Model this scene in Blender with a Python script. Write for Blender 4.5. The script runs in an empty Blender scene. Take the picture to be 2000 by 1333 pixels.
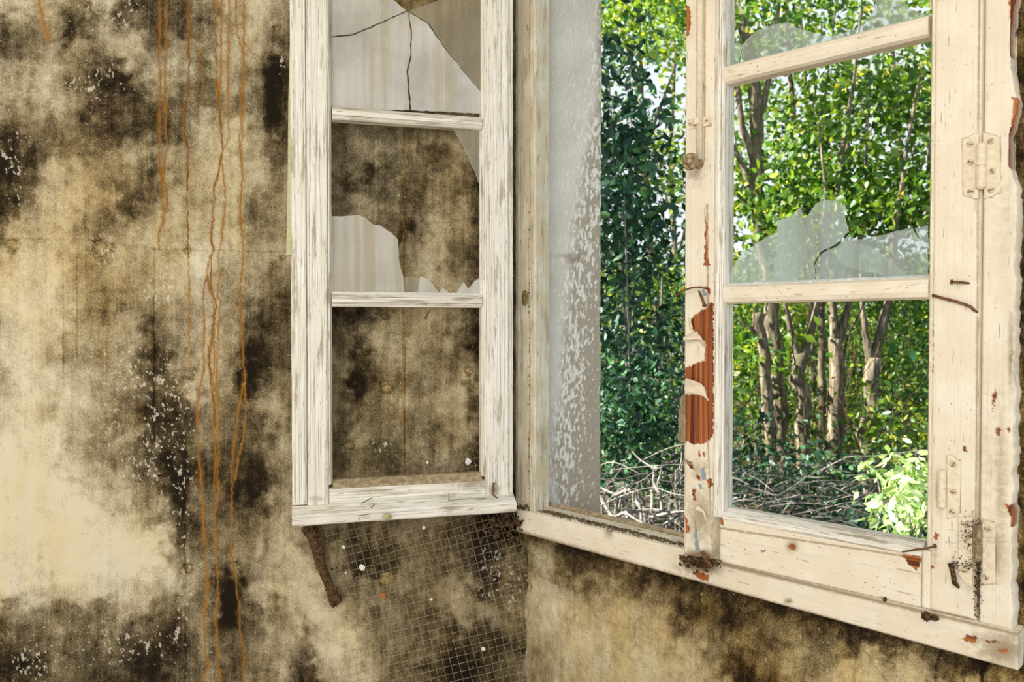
import bpy, bmesh, math, random
import numpy as np
from mathutils import Vector, Matrix

random.seed(7); rng = np.random.default_rng(11)
SC = bpy.context.scene
COL = SC.collection

# ------------------------------------------------------------------ camera, sky, sun, lights, exposure
F = 1525.0                                  # focal length in pixels of the 2000 px frame
EYE = Vector((0.0, 0.0, 1.35)); PITCH = math.radians(1.0)
cd = bpy.data.cameras.new('camera'); cam = bpy.data.objects.new('camera', cd); COL.objects.link(cam)
cd.sensor_width = 36.0; cd.lens = F / 2000.0 * 36.0
cam.location = EYE; cam.rotation_euler = (math.radians(90) - PITCH, 0, 0)
cd.clip_start = 0.02; cd.clip_end = 300
cd.dof.use_dof = True; cd.dof.focus_distance = 1.35; cd.dof.aperture_fstop = 9.0
SC.camera = cam

wd = bpy.data.worlds.new('sky'); SC.world = wd; wd.use_nodes = True
wn = wd.node_tree; wn.nodes.clear()
_o = wn.nodes.new('ShaderNodeOutputWorld'); _b = wn.nodes.new('ShaderNodeBackground')
_tc = wn.nodes.new('ShaderNodeTexCoord'); _sx = wn.nodes.new('ShaderNodeSeparateXYZ'); _r = wn.nodes.new('ShaderNodeValToRGB')
wn.links.new(_tc.outputs['Generated'], _sx.inputs[0]); wn.links.new(_sx.outputs['Z'], _r.inputs[0])
_r.color_ramp.elements[0].position = 0.0; _r.color_ramp.elements[0].color = (1.15, 1.20, 1.25, 1)
_e = _r.color_ramp.elements.new(0.45); _e.color = (1.0, 1.10, 1.25, 1); _r = _r; _r.color_ramp.elements[2].position = 0.95; _r.color_ramp.elements[2].color = (0.30, 0.50, 0.72, 1)
wn.links.new(_r.outputs[0], _b.inputs['Color']); _b.inputs['Strength'].default_value = 0.80
wn.links.new(_b.outputs[0], _o.inputs[0])

sd = bpy.data.lights.new('sun', 'SUN'); sun = bpy.data.objects.new('sun', sd); COL.objects.link(sun)
sd.energy = 20.0; sd.angle = math.radians(0.6); sd.color = (1.0, 0.93, 0.78)
sun.rotation_euler = Vector((-0.82, 0.10, 0.58)).to_track_quat('Z', 'Y').to_euler()
sun.location = (-6, 3, 8)

# added area light for an assumed unseen window behind and left of the viewer
ad = bpy.data.lights.new('added_room_light', 'AREA'); al = bpy.data.objects.new('added_room_light', ad); COL.objects.link(al)
ad.shape = 'RECTANGLE'; ad.size = 1.3; ad.size_y = 1.5; ad.energy = 46; ad.color = (1.0, 0.95, 0.86)
al.location = (-1.1, -1.9, 2.1)
al.rotation_euler = (Vector(al.location) - Vector((0.1, 1.5, 1.15))).to_track_quat('Z', 'Y').to_euler()

SC.view_settings.view_transform = 'Standard'; SC.view_settings.look = 'None'
SC.view_settings.exposure = 0.16; SC.view_settings.gamma = 1.0; SC.view_settings.use_curve_mapping = False

# ------------------------------------------------------------------ measuring: a pixel of the photo to a point on a plane of the room
_Fv = Vector((0, math.cos(PITCH), -math.sin(PITCH))); _Uv = Vector((0, math.sin(PITCH), math.cos(PITCH))); _Rv = Vector((1, 0, 0))
def ray(px, py): return _Fv + _Rv * ((px - 1000) / F) + _Uv * ((666.5 - py) / F)
def at(px, py, Y):
    r = ray(px, py); return EYE + r * (Y / r.y)
class Plane:
    """vertical plane: u runs along d, n towards the viewer, z up"""
    def __init__(s, o, d, nrm):
        s.o = Vector((o[0], o[1], 0)); s.d = Vector((d[0], d[1], 0)).normalized(); s.n = Vector((nrm[0], nrm[1], 0)).normalized()
    def uz(s, px, py, n=0.0):
        r = ray(px, py); o = s.o + s.n * n
        t = (o - EYE).dot(s.n) / r.dot(s.n); p = EYE + r * t
        return (p - s.o).dot(s.d), p.z
    def u(s, px, py=640, n=0.0): return s.uz(px, py, n)[0]
    def pt(s, u, n, z): return s.o + s.d * u + s.n * n + Vector((0, 0, z))
    def px_np(s, U, Z, n=0.0):              # the inverse, for stain masks
        X = s.o.x + s.d.x * U + s.n.x * n; Y = s.o.y + s.d.y * U + s.n.y * n; Zr = Z - EYE.z
        dep = Y * _Fv.y + Zr * _Fv.z; up = Y * _Uv.y + Zr * _Uv.z
        return 1000 + F * X / dep, 666.5 - F * up / dep

HX, HY = 0.613, 1.0215
def on(P, px, py, n=0): u, z = P.uz(px, py, n); return P.pt(u, n, z)
FR = Plane((HX, HY), (-0.684, 0.7295), (-0.7295, -0.684))       # window wall and fixed frame
SR = Plane((HX, HY), (-0.7239, 0.6899), (-0.6899, -0.7239))     # right casement, a little ajar
SL = Plane((0.003, 1.60), (-0.9635, -0.2672), (0.2672, -0.9635))  # left casement, swung wide open
WL = Plane((0.045, 1.675), (-0.9806, -0.1961), (0.1961, -0.9806)) # left wall

# ------------------------------------------------------------------ noise
def _hash(ix, iy, s):
    h = (ix.astype(np.int64) * 374761393 + iy.astype(np.int64) * 668265263 + s * 2147483647) & 0xffffffff
    h = ((h ^ (h >> 13)) * 1274126177) & 0xffffffff
    return ((h ^ (h >> 16)) & 0xffffff) / float(0xffffff)
def vnoise(x, y, s=0):
    ix = np.floor(x); iy = np.floor(y); fx = x - ix; fy = y - iy
    fx = fx * fx * (3 - 2 * fx); fy = fy * fy * (3 - 2 * fy)
    a = _hash(ix, iy, s); b = _hash(ix + 1, iy, s); c = _hash(ix, iy + 1, s); d = _hash(ix + 1, iy + 1, s)
    return (a * (1 - fx) + b * fx) * (1 - fy) + (c * (1 - fx) + d * fx) * fy
def fbm(x, y, oct=4, s=0):
    x, y = x * .93 - y * .37, x * .37 + y * .93
    t = 0; a = 0.5; n = 0
    for k in range(oct):
        t = t + a * vnoise(x, y, s + k * 17); n += a; a *= 0.55; x, y = (x * .80 - y * .60) * 2.03 + 7.3, (x * .60 + y * .80) * 2.03 + 3.1
    return t / n                      # 0..1, mean .5
def sstep(a, b, x):
    t = np.clip((x - a) / (b - a), 0, 1); return t * t * (3 - 2 * t)
def inpoly(X, Y, poly):
    ins = np.zeros(X.shape, bool); n = len(poly); j = n - 1
    for i in range(n):
        xi, yi = poly[i]; xj, yj = poly[j]
        c = ((yi > Y) != (yj > Y)) & (X < (xj - xi) * (Y - yi) / (yj - yi + 1e-12) + xi)
        ins ^= c; j = i
    return ins
def segdist(X, Y, a, b):
    ax, ay = a; bx, by = b; dx, dy = bx - ax, by - ay
    t = np.clip(((X - ax) * dx + (Y - ay) * dy) / (dx * dx + dy * dy + 1e-9), 0, 1)
    return np.hypot(X - ax - t * dx, Y - ay - t * dy)

# ------------------------------------------------------------------ node helper
class N:
    def __init__(s, name):
        s.m = bpy.data.materials.new(name); s.m.use_nodes = True; s.t = s.m.node_tree; s.t.nodes.clear()
        s.out = s.t.nodes.new('ShaderNodeOutputMaterial')
    def nd(s, typ, **kw):
        n = s.t.nodes.new('ShaderNode' + typ)
        for k, v in kw.items(): setattr(n, k, v)
        return n
    def put(s, sock, v):
        if isinstance(v, bpy.types.NodeSocket): s.t.links.new(v, sock)
        elif isinstance(v, (tuple, list)) and len(v) == 3 and sock.type == 'RGBA': sock.default_value = (*v, 1)
        else: sock.default_value = v
    def attr(s, name, vec=False):
        n = s.nd('Attribute'); n.attribute_name = name; return n.outputs['Vector' if vec else 'Fac']
    def obj(s): return s.nd('TexCoord').outputs['Object']
    def mp(s, v, sc):
        n = s.nd('Mapping'); s.put(n.inputs['Vector'], v); n.inputs['Scale'].default_value = sc; return n.outputs[0]
    def noise(s, v, sc=5, det=4, rough=.55, dist=0):
        n = s.nd('TexNoise'); s.put(n.inputs['Vector'], v); n.inputs['Scale'].default_value = sc
        n.inputs['Detail'].default_value = det; n.inputs['Roughness'].default_value = rough; n.inputs['Distortion'].default_value = dist
        return n.outputs['Fac']
    def math(s, op, a, b=0.0, c=0.0, clamp=False):
        n = s.nd('Math', operation=op); n.use_clamp = clamp
        for i, v in enumerate((a, b, c)): s.put(n.inputs[i], v)
        return n.outputs[0]
    def step(s, v, a, b):
        n = s.nd('MapRange'); n.interpolation_type = 'SMOOTHSTEP'
        s.put(n.inputs[0], v); n.inputs[1].default_value = a; n.inputs[2].default_value = b; return n.outputs[0]
    def ramp(s, v, els):
        n = s.nd('ValToRGB'); s.put(n.inputs[0], v); cr = n.color_ramp
        while len(cr.elements) < len(els): cr.elements.new(0.5)
        for e, (p, c) in zip(cr.elements, els): e.position = p; e.color = (*c, 1)
        return n.outputs[0]
    def mix(s, f, a, b, mode='MIX'):
        n = s.nd('Mix'); n.data_type = 'RGBA'; n.blend_type = mode
        s.put(n.inputs[0], f); s.put(n.inputs[6], a); s.put(n.inputs[7], b); return n.outputs[2]
    def bsdf(s, col, rough=.8, spec=.3, bump=None, bs=.3, bd=.001, metal=0):
        p = s.nd('BsdfPrincipled'); s.put(p.inputs['Base Color'], col); s.put(p.inputs['Roughness'], rough)
        p.inputs['Specular IOR Level'].default_value = spec; p.inputs['Metallic'].default_value = metal
        if bump is not None:
            b = s.nd('Bump'); b.inputs['Strength'].default_value = bs; b.inputs['Distance'].default_value = bd
            s.put(b.inputs['Height'], bump); s.t.links.new(b.outputs[0], p.inputs['Normal'])
        return p.outputs[0]
    def done(s, sh): s.t.links.new(sh, s.out.inputs['Surface']); return s.m

def m_plaster():
    n = N('mouldy_plaster'); o = n.obj()
    mold_shade = n.attr('mold_shade'); och = n.attr('ochre'); chip = n.attr('chip'); st = n.attr('streak'); std = n.attr('streak_dark')
    fine = n.noise(o, 420, 6, .7); mid = n.noise(o, 60, 6, .62); vert = n.noise(n.mp(o, (260, 260, 7)), 1, 4, .6)
    m = n.math('ADD', mold_shade, n.math('MULTIPLY', n.math('SUBTRACT', fine, .5), 1.15))
    m = n.math('ADD', m, n.math('MULTIPLY', n.math('SUBTRACT', mid, .5), 0.50))
    m = n.math('ADD', m, n.math('MULTIPLY', n.math('SUBTRACT', vert, .5), 0.22))
    c = n.ramp(m, [(0.0, (.70, .645, .485)), (.22, (.52, .465, .325)), (.42, (.335, .285, .180)), (.62, (.165, .132, .074)), (.84, (.050, .036, .017)), (1.0, (.013, .009, .004))])
    c = n.mix(och, c, n.mix(1.0, c, (.97, .80, .46), 'MULTIPLY'))
    c = n.mix(n.math('MULTIPLY', st, .92), c, (.33, .150, .022))
    c = n.mix(std, c, (.07, .025, .008))
    c = n.mix(chip, c, (.66, .61, .48))
    return n.done(n.bsdf(c, .9, .15, n.math('ADD', n.math('ADD', fine, mid), n.math('MULTIPLY', chip, 2)), .35, .0012))

def m_reveal():
    n = N('roughcast_reveal'); o = n.obj(); w = n.attr('chalk'); d = n.attr('dirt')
    fine = n.noise(o, 300, 6, .7); gr = n.noise(o, 110, 5, .7)
    c = n.mix(w, n.mix(gr, (.37, .325, .25), (.56, .505, .40)), (.90, .87, .79))
    c = n.mix(d, c, (.24, .17, .09))
    c = n.mix(n.math('MULTIPLY', n.step(fine, .66, .72), .6), c, (.14, .12, .09))
    return n.done(n.bsdf(c, .92, .1, n.math('ADD', fine, n.math('MULTIPLY', w, .6)), .7, .002))

def m_paint(name, base, base2, grainy, speck=.6, crackle=.5, dirt=(.30, .22, .12), wear=0.0):
    """old paint over pine; 'grain' holds metres across, in depth and along the board"""
    n = N(name); g = n.attr('grain', True); peel = n.attr('peel'); blue = n.attr('blue'); grime = n.attr('grime')  # grime also carries painted gap and edge shade
    gl = n.noise(n.mp(g, (520, 520, 5)), 1, 4, .6, .3); gl2 = n.noise(n.mp(g, (190, 190, 3)), 1, 3, .5, .6)
    big = n.noise(g, 14, 5, .6); sp = n.noise(g, 260, 3, .6); sp2 = n.noise(g, 95, 4, .6)
    c = n.mix(n.step(big, .35, .68), base, base2)
    crack = n.math('MULTIPLY', n.step(gl, .53, .62), n.math('MULTIPLY', n.step(big, .36, .56), grainy))
    c = n.mix(crack, c, (.25, .20, .13))
    c = n.mix(n.math('MULTIPLY', n.step(gl2, .50, .66), n.math('MULTIPLY', grainy, .5)), c, (.48, .43, .33))
    c = n.mix(n.math('MULTIPLY', n.step(sp, .665, .70), speck), c, (.20, .12, .06))
    c = n.mix(n.math('MULTIPLY', n.step(n.noise(n.mp(g, (300, 300, 28)), 1, 3, .5), .655, .69), crackle), c, (.16, .11, .06))
    gm = n.math('MULTIPLY', grime, n.step(n.math('ADD', sp2, n.math('MULTIPLY', grime, .35)), .42, .75))
    c = n.mix(gm, c, dirt)
    if wear: c = n.mix(n.math('MULTIPLY', n.step(n.math('ADD', n.noise(n.mp(g, (60, 60, 9)), 1, 5, .65), n.math('MULTIPLY', gl, .35)), .70, .82), wear), c, n.mix(gl, (.22, .17, .10), (.52, .44, .31)))
    wd_ = n.noise(n.mp(g, (150, 150, 2.2)), 1, 3, .5, 1.0)
    wood = n.ramp(wd_, [(.36, (.10, .022, .005)), (.48, (.33, .095, .022)), (.62, (.50, .165, .045)), (.75, (.24, .07, .02))])
    c = n.mix(peel, c, wood); c = n.mix(blue, c, (.26, .33, .36))
    h = n.math('ADD', n.math('MULTIPLY', gl, -grainy), n.math('ADD', n.math('MULTIPLY', big, .6), n.math('MULTIPLY', sp2, .4)))
    return n.done(n.bsdf(c, .62, .3, h, .45, .0016))

def m_simple(name, c1, c2, sc=60, rough=.75, bs=.4, metal=0, spec=.3, bd=.001):
    n = N(name); o = n.obj(); a = n.noise(o, sc, 6, .65)
    return n.done(n.bsdf(n.mix(n.step(a, .35, .65), c1, c2), rough, spec, a, bs, bd, metal))

def m_glass(name, dust, dens, var=.3, rough=.08, runs=True):
    n = N(name); o = n.obj()
    a = n.noise(o, 9, 5, .6); r = n.noise(n.mp(o, (70, 70, 3)), 1, 4, .6); sp = n.noise(o, 700, 2, .5)
    d = n.math('ADD', dens, n.math('MULTIPLY', n.math('SUBTRACT', a, .5), var * 2))
    if runs: d = n.math('ADD', d, n.math('MULTIPLY', n.math('SUBTRACT', r, .5), var))
    d = n.math('ADD', d, n.math('MULTIPLY', n.math('SUBTRACT', sp, .5), .12), 0, True)
    tr = n.nd('BsdfTransparent'); tr.inputs[0].default_value = (.93, .97, .95, 1)
    gl = n.nd('BsdfGlossy'); gl.inputs['Roughness'].default_value = rough
    fr = n.nd('Fresnel'); fr.inputs[0].default_value = 1.5
    m1 = n.nd('MixShader'); n.t.links.new(fr.outputs[0], m1.inputs[0]); n.t.links.new(tr.outputs[0], m1.inputs[1]); n.t.links.new(gl.outputs[0], m1.inputs[2])
    df = n.nd('BsdfDiffuse'); n.put(df.inputs[0], n.mix(n.step(r, .40, .62), dust, (dust[0] * .80, dust[1] * .74, dust[2] * .64)))
    tl = n.nd('BsdfTranslucent'); n.put(tl.inputs[0], dust)
    m0 = n.nd('MixShader'); m0.inputs[0].default_value = .35; n.t.links.new(df.outputs[0], m0.inputs[1]); n.t.links.new(tl.outputs[0], m0.inputs[2])
    m2 = n.nd('MixShader'); n.t.links.new(d, m2.inputs[0]); n.t.links.new(m1.outputs[0], m2.inputs[1]); n.t.links.new(m0.outputs[0], m2.inputs[2])
    return n.done(m2.outputs[0])

def m_leaf(name, els, trans=.45):
    n = N(name); c = n.ramp(n.attr('tint'), els)
    df = n.nd('BsdfDiffuse'); n.put(df.inputs[0], c)
    tl = n.nd('BsdfTranslucent'); n.put(tl.inputs[0], n.mix(1.0, c, (1.0, 1.0, .45), 'MULTIPLY'))
    gl = n.nd('BsdfGlossy'); gl.inputs['Roughness'].default_value = .45; n.put(gl.inputs[0], (.8, .9, 1.0))
    m = n.nd('MixShader'); m.inputs[0].default_value = trans; n.t.links.new(df.outputs[0], m.inputs[1]); n.t.links.new(tl.outputs[0], m.inputs[2])
    m2 = n.nd('MixShader'); m2.inputs[0].default_value = .035; n.t.links.new(m.outputs[0], m2.inputs[1]); n.t.links.new(gl.outputs[0], m2.inputs[2])
    return n.done(m2.outputs[0])

def m_bark():
    n = N('bark'); o = n.obj(); a = n.noise(n.mp(o, (26, 26, 4)), 1, 6, .7); b = n.noise(o, 5, 4, .6)
    c = n.ramp(a, [(.3, (.035, .026, .018)), (.5, (.15, .125, .09)), (.70, (.46, .41, .32))])
    c = n.mix(n.step(b, .5, .7), c, (.12, .12, .06))
    return n.done(n.bsdf(c, .9, .1, a, 1.0, .02))

def m_wallpaper():
    n = N('green_wallpaper'); o = n.obj()
    w = n.nd('TexWave'); w.wave_type = 'BANDS'; w.bands_direction = 'Z'; n.put(w.inputs['Vector'], o); w.inputs['Scale'].default_value = 22; w.inputs['Distortion'].default_value = 3
    c = n.mix(w.outputs['Fac'], (.62, .58, .28), (.48, .50, .20)); c = n.mix(n.noise(o, 90, 4), c, (.78, .73, .50))
    return n.done(n.bsdf(c, .85, .1))

def m_brick():
    n = N('clay_tile'); o = n.obj(); a = n.noise(o, 40, 6, .7)
    return n.done(n.bsdf(n.ramp(a, [(.3, (.20, .11, .08)), (.55, (.42, .27, .20)), (.75, (.52, .45, .38))]), .9, .1, a, .6, .002))

M = dict(
    plaster=m_plaster(), reveal=m_reveal(),
    cream=m_paint('cream_paint', (.80, .71, .54), (.88, .81, .66), .12, .85, .5),
    ivory=m_paint('weathered_ivory_paint', (.82, .78, .67), (.92, .89, .80), .85, .45, .6, (.28, .22, .13), .8),
    jamb=m_paint('dirty_jamb_paint', (.62, .54, .38), (.80, .74, .59), .5, .7, .8, (.24, .17, .09), .7),
    bare=m_simple('bare_grey_wood', (.30, .22, .12), (.52, .42, .27), 90),
    hard=m_simple('painted_iron', (.72, .62, .44), (.84, .74, .56), 150, .5),
    rusty=m_simple('rusty_iron', (.11, .045, .018), (.24, .12, .06), 300, .85),
    screw=m_simple('painted_screw', (.42, .33, .20), (.74, .63, .45), 260, .5),
    brass=m_simple('tarnished_brass', (.16, .10, .045), (.50, .40, .24), 160, .45, .6, .25),
    wire=m_simple('galvanised_wire', (.24, .20, .13), (.42, .36, .25), 200, .6, .2, .3),
    dust=m_glass('dusty_glass', (.97, .95, .90), .56, .42), dust2=m_glass('thin_dusty_glass', (.62, .55, .42), .38, .12),
    shardL=m_glass('hazy_glass', (.90, .87, .80), .54, .22), clearg=m_glass('clearer_glass', (.72, .80, .76), .34, .10, .06, False),
    clear2=m_glass('clear_glass', (.72, .80, .78), .30, .14, .06, False),
    edge=m_simple('glass_edge', (.70, .78, .76), (.85, .90, .90), 100, .3),
    putty=m_simple('old_putty', (.55, .56, .52), (.80, .80, .76), 200),
    bark=m_bark(), wallpaper=m_wallpaper(), brick=m_brick(),
    nest=m_simple('dark_crumbly_dirt', (.045, .026, .012), (.18, .11, .055), 220, .95, 1.0, 0, .1, .004),
    debris=m_simple('dry_debris', (.10, .065, .03), (.30, .22, .11), 300, .95, .8, 0, .1, .003),
    web=m_simple('cobweb', (.35, .30, .24), (.55, .50, .42), 100),
    white=m_simple('white_flake', (.75, .72, .62), (.86, .84, .76), 200), rustfl=m_simple('orange_flake', (.35, .09, .02), (.5, .17, .04), 200),
    dryleaf=m_simple('dry_leaf', (.30, .26, .10), (.50, .46, .24), 120), brownleaf=m_simple('olive_leaf', (.10, .08, .02), (.24, .20, .05), 120),
    flapw=m_simple('paint_flap', (.72, .62, .44), (.84, .74, .57), 150, .6), flapb=m_simple('paint_underside', (.24, .17, .09), (.38, .29, .17), 90),
    woodo=m_simple('orange_wood', (.28, .075, .02), (.42, .13, .035), 90),
    leafA=m_leaf('maple_leaf', [(0, (.022, .070, .008)), (.5, (.085, .20, .018)), (.85, (.26, .38, .035)), (1, (.55, .52, .06))], .5),
    leafB=m_leaf('evergreen_leaf', [(0, (.006, .026, .014)), (.6, (.017, .070, .030)), (1, (.08, .20, .07))], .2),
    leafC=m_leaf('pale_bush_leaf', [(0, (.16, .34, .10)), (.6, (.38, .56, .22)), (1, (.70, .82, .48))], .35),
    twig=m_simple('grey_twig', (.10, .095, .09), (.30, .28, .26), 20, .9), ground=m_simple('forest_floor', (.03, .024, .014), (.10, .08, .045), 4, .95),
    floor=m_simple('floor_boards', (.22, .15, .09), (.34, .25, .16), 12), ceil=m_simple('ceiling_plaster', (.62, .55, .42), (.72, .66, .54), 6),
    twigb=m_simple('black_twig', (.03, .02, .012), (.09, .06, .035), 60, .9), moss=m_simple('moss', (.05, .10, .01), (.16, .28, .03), 80, .95, 1))

# ------------------------------------------------------------------ objects
def tag(o, label=None, cat=None, group=None, kind=None):
    if label: o['label'] = label
    if cat: o['category'] = cat
    if group: o['group'] = group
    if kind: o['kind'] = kind
    return o
def empty(name, loc, label=None, cat=None, group=None, kind=None):
    o = bpy.data.objects.new(name, None); COL.objects.link(o); o.location = loc; o.empty_display_size = .05
    return tag(o, label, cat, group, kind)
def npmesh(name, V, faces, mats, parent=None, attrs=None, smooth=False, fmat=None):
    """V (n,3) world; faces (m,4) or (m,3) int array or list"""
    me = bpy.data.meshes.new(name); V = np.asarray(V, dtype=np.float64)
    off = np.array(parent_world(parent)) if parent else np.zeros(3)
    V = V - off
    if isinstance(faces, np.ndarray):
        k = faces.shape[1]; m = faces.shape[0]
        me.vertices.add(len(V)); me.vertices.foreach_set('co', V.astype(np.float32).ravel())
        me.loops.add(m * k); me.loops.foreach_set('vertex_index', faces.astype(np.int32).ravel())
        me.polygons.add(m); me.polygons.foreach_set('loop_start', np.arange(0, m * k, k, dtype=np.int32))
        me.update(calc_edges=True)
    else:
        me.from_pydata([tuple(v) for v in V], [], faces)
    for mm in (mats if isinstance(mats, (list, tuple)) else [mats]): me.materials.append(mm)
    if fmat is not None: me.polygons.foreach_set('material_index', np.asarray(fmat, dtype=np.int32))
    for k_, a in (attrs or {}).items():
        a = np.asarray(a, dtype=np.float32)
        if a.ndim == 1: me.attributes.new(k_, 'FLOAT', 'POINT').data.foreach_set('value', a)
        else: me.attributes.new(k_, 'FLOAT_VECTOR', 'POINT').data.foreach_set('vector', a.ravel())
    if smooth: me.polygons.foreach_set('use_smooth', np.ones(len(me.polygons), bool))
    me.validate(); me.update()
    o = bpy.data.objects.new(name, me); COL.objects.link(o)
    if parent: o.parent = parent
    return o
def parent_world(p):
    v = Vector((0, 0, 0))
    while p: v = v + p.location; p = p.parent
    return v
class MB:
    def __init__(s): s.v = []; s.f = []; s.g = []
    def add(s, vs, fs, gr=None):
        b = len(s.v); s.v += [tuple(v) for v in vs]; s.f += [tuple(b + i for i in f) for f in fs]
        s.g += gr if gr else [(v[0], v[1], v[2]) for v in s.v[b:]]
    def build(s, name, mat, parent=None, smooth=False, bevel=0, seg=2):
        o = npmesh(name, np.array(s.v), s.f, mat, parent, {'grain': np.array(s.g)}, smooth)
        if bevel:
            m = o.modifiers.new('bevel', 'BEVEL'); m.width = bevel; m.segments = seg; m.limit_method = 'ANGLE'
        return o

def profile_beam(mb, P, prof, A, B, axis, steps=24, rough=.0005, seed=0, cap=True):
    """prof: closed list of (c, n): c across the member in the plane, n depth. axis 'u' or 'z'.
    A, B: (u,z) of the profile's origin at both ends"""
    k = len(prof); vs = []; gr = []
    for i in range(steps + 1):
        t = i / steps; u = A[0] + (B[0] - A[0]) * t; z = A[1] + (B[1] - A[1]) * t; L = math.hypot(B[0] - A[0], B[1] - A[1]) * t
        for j, (c, n) in enumerate(prof):
            w = (math.sin(L * 37 + j * 1.7 + seed) + math.sin(L * 91 + j * 2.9 + seed * 3)) * rough * .5
            cu, cz = (c, 0) if axis == 'z' else (0, c)
            vs.append(P.pt(u + cu, n + w, z + cz)); gr.append((c + seed * .37, n, L + seed))
    fs = []
    for i in range(steps):
        for j in range(k):
            a = i * k + j; b = i * k + (j + 1) % k; fs.append((a, b, b + k, a + k))
    if cap: fs.append(tuple(range(k))[::-1]); fs.append(tuple(steps * k + j for j in range(k)))
    mb.add(vs, fs, gr)

def panel(name, P, u0, u1, z0, z1, nf, nb, mat, parent, along='z', masks=None, res=.0018, seed=0, edge=None, pit=.0006, mats=None):
    """solid board whose front face is a fine grid carrying wear and gap-shade masks given in photo pixels"""
    if u1 < u0: u0, u1 = u1, u0
    nu = max(2, int((u1 - u0) / res)); nz = max(2, int((z1 - z0) / res))
    us = np.linspace(u0, u1, nu + 1); zs = np.linspace(z0, z1, nz + 1)
    U, Z = np.meshgrid(us, zs); PX, PY = P.px_np(U, Z, nf)
    at_ = {'peel': np.zeros(U.shape), 'blue': np.zeros(U.shape), 'grime': np.zeros(U.shape)}
    jx = (fbm(PX / 5, PY / 5, 3, 3 + seed) - .5) * 7; jy = (fbm(PX / 5, PY / 5, 3, 9 + seed) - .5) * 7
    for kind, poly in (masks or []):
        if kind[0] == '~': at_[kind[1:]] = np.maximum(at_[kind[1:]], poly(PX, PY))
        else: at_[kind][inpoly(PX + jx, PY + jy, poly)] = 1
    Nn = np.full(U.shape, nf) - at_['peel'] * pit - at_['blue'] * pit * .5 + (fbm(U * 60 + seed, Z * 60, 3, 5) - .5) * .0006
    if edge: U = edge(U, Z, PX, PY)
    ed = np.zeros(U.shape, bool); ed[0] = ed[-1] = True; ed[:, 0] = ed[:, -1] = True
    Nn[ed] -= .0012
    o, d, nn = P.o, P.d, P.n
    X = o.x + d.x * U + nn.x * Nn; Y = o.y + d.y * U + nn.y * Nn
    V = np.stack([X.ravel(), Y.ravel(), Z.ravel()], 1)
    w = nu + 1; idx = np.arange((nu + 1) * (nz + 1)).reshape(nz + 1, nu + 1)
    Q = np.stack([idx[:-1, :-1], idx[:-1, 1:], idx[1:, 1:], idx[1:, :-1]], -1).reshape(-1, 4)
    # back ring and sides
    ring = np.concatenate([idx[0, :], idx[1:, -1], idx[-1, -2::-1], idx[-2:0:-1, 0]])
    Vr = V[ring].copy(); dn = (nb - nf)
    Vr[:, 0] += nn.x * dn; Vr[:, 1] += nn.y * dn
    b = len(V); nr = len(ring); r2 = np.roll(np.arange(nr), -1)
    S = np.stack([ring[r2], ring, b + np.arange(nr), b + r2], -1)
    cs = [b + 0, b + nu, b + nu + nz, b + 2 * nu + nz]
    Qb = np.array([[cs[3], cs[2], cs[1], cs[0]]])
    V = np.concatenate([V, Vr]); fl = lambda a: np.concatenate([a.ravel(), np.zeros(nr)])
    along_c, cross = (Z, U) if along == 'z' else (U, Z)
    G = np.stack([cross.ravel() + seed * .31, Nn.ravel(), along_c.ravel() + seed], 1)
    Gr = G[ring].copy(); Gr[:, 1] += dn
    return npmesh(name, V, np.concatenate([Q, S, Qb]), mats or mat, parent, {'peel': fl(at_['peel']), 'blue': fl(at_['blue']), 'grime': fl(at_['grime']), 'grain': np.concatenate([G, Gr])})

def tube(mb, pts, rad, k=6, jit=0):
    """tapered tube along world points"""
    pts = [Vector(p) for p in pts]; rads = rad if isinstance(rad, (list, tuple)) else [rad] * len(pts)
    vs = []; ref = None
    for i, p in enumerate(pts):
        t = (pts[min(i + 1, len(pts) - 1)] - pts[max(i - 1, 0)]).normalized()
        a = t.cross(Vector((0.13, 0.97, 0.2)) if abs(t.y) < .9 else Vector((1, 0, .1))).normalized()
        if ref is not None and a.dot(ref) < 0: a = -a
        ref = a; b = t.cross(a)
        for j in range(k):
            th = 2 * math.pi * j / k; r = rads[i] * (1 + random.uniform(-jit, jit))
            vs.append(p + (a * math.cos(th) + b * math.sin(th)) * r)
    fs = []
    for i in range(len(pts) - 1):
        for j in range(k):
            fs.append((i * k + j, i * k + (j + 1) % k, (i + 1) * k + (j + 1) % k, (i + 1) * k + j))
    fs.append(tuple(range(k))[::-1]); fs.append(tuple((len(pts) - 1) * k + j for j in range(k)))
    mb.add(vs, fs)
def lathe(mb, c, ax, prof, k=20):
    """prof: (distance along axis, radius)"""
    c = Vector(c); ax = Vector(ax).normalized(); a = ax.orthogonal().normalized(); b = ax.cross(a); vs = []
    for h, r in prof:
        for j in range(k):
            th = 2 * math.pi * j / k; vs.append(c + ax * h + (a * math.cos(th) + b * math.sin(th)) * max(r, 1e-5))
    fs = [(i * k + j, i * k + (j + 1) % k, (i + 1) * k + (j + 1) % k, (i + 1) * k + j) for i in range(len(prof) - 1) for j in range(k)]
    fs.append(tuple(range(k))[::-1]); fs.append(tuple((len(prof) - 1) * k + j for j in range(k)))
    mb.add(vs, fs)
def extrude(mb, P, poly_uz, n0, n1):
    """outline in the plane, given thickness"""
    k = len(poly_uz); vs = [P.pt(u, n0, z) for u, z in poly_uz] + [P.pt(u, n1, z) for u, z in poly_uz]
    fs = [tuple(range(k)), tuple(range(2 * k - 1, k - 1, -1))] + [(i, i + k, (i + 1) % k + k, (i + 1) % k) for i in range(k)]
    mb.add(vs, fs)
def pxpoly(P, poly, n=0): return [P.uz(x, y, n) for x, y in poly]
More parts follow.
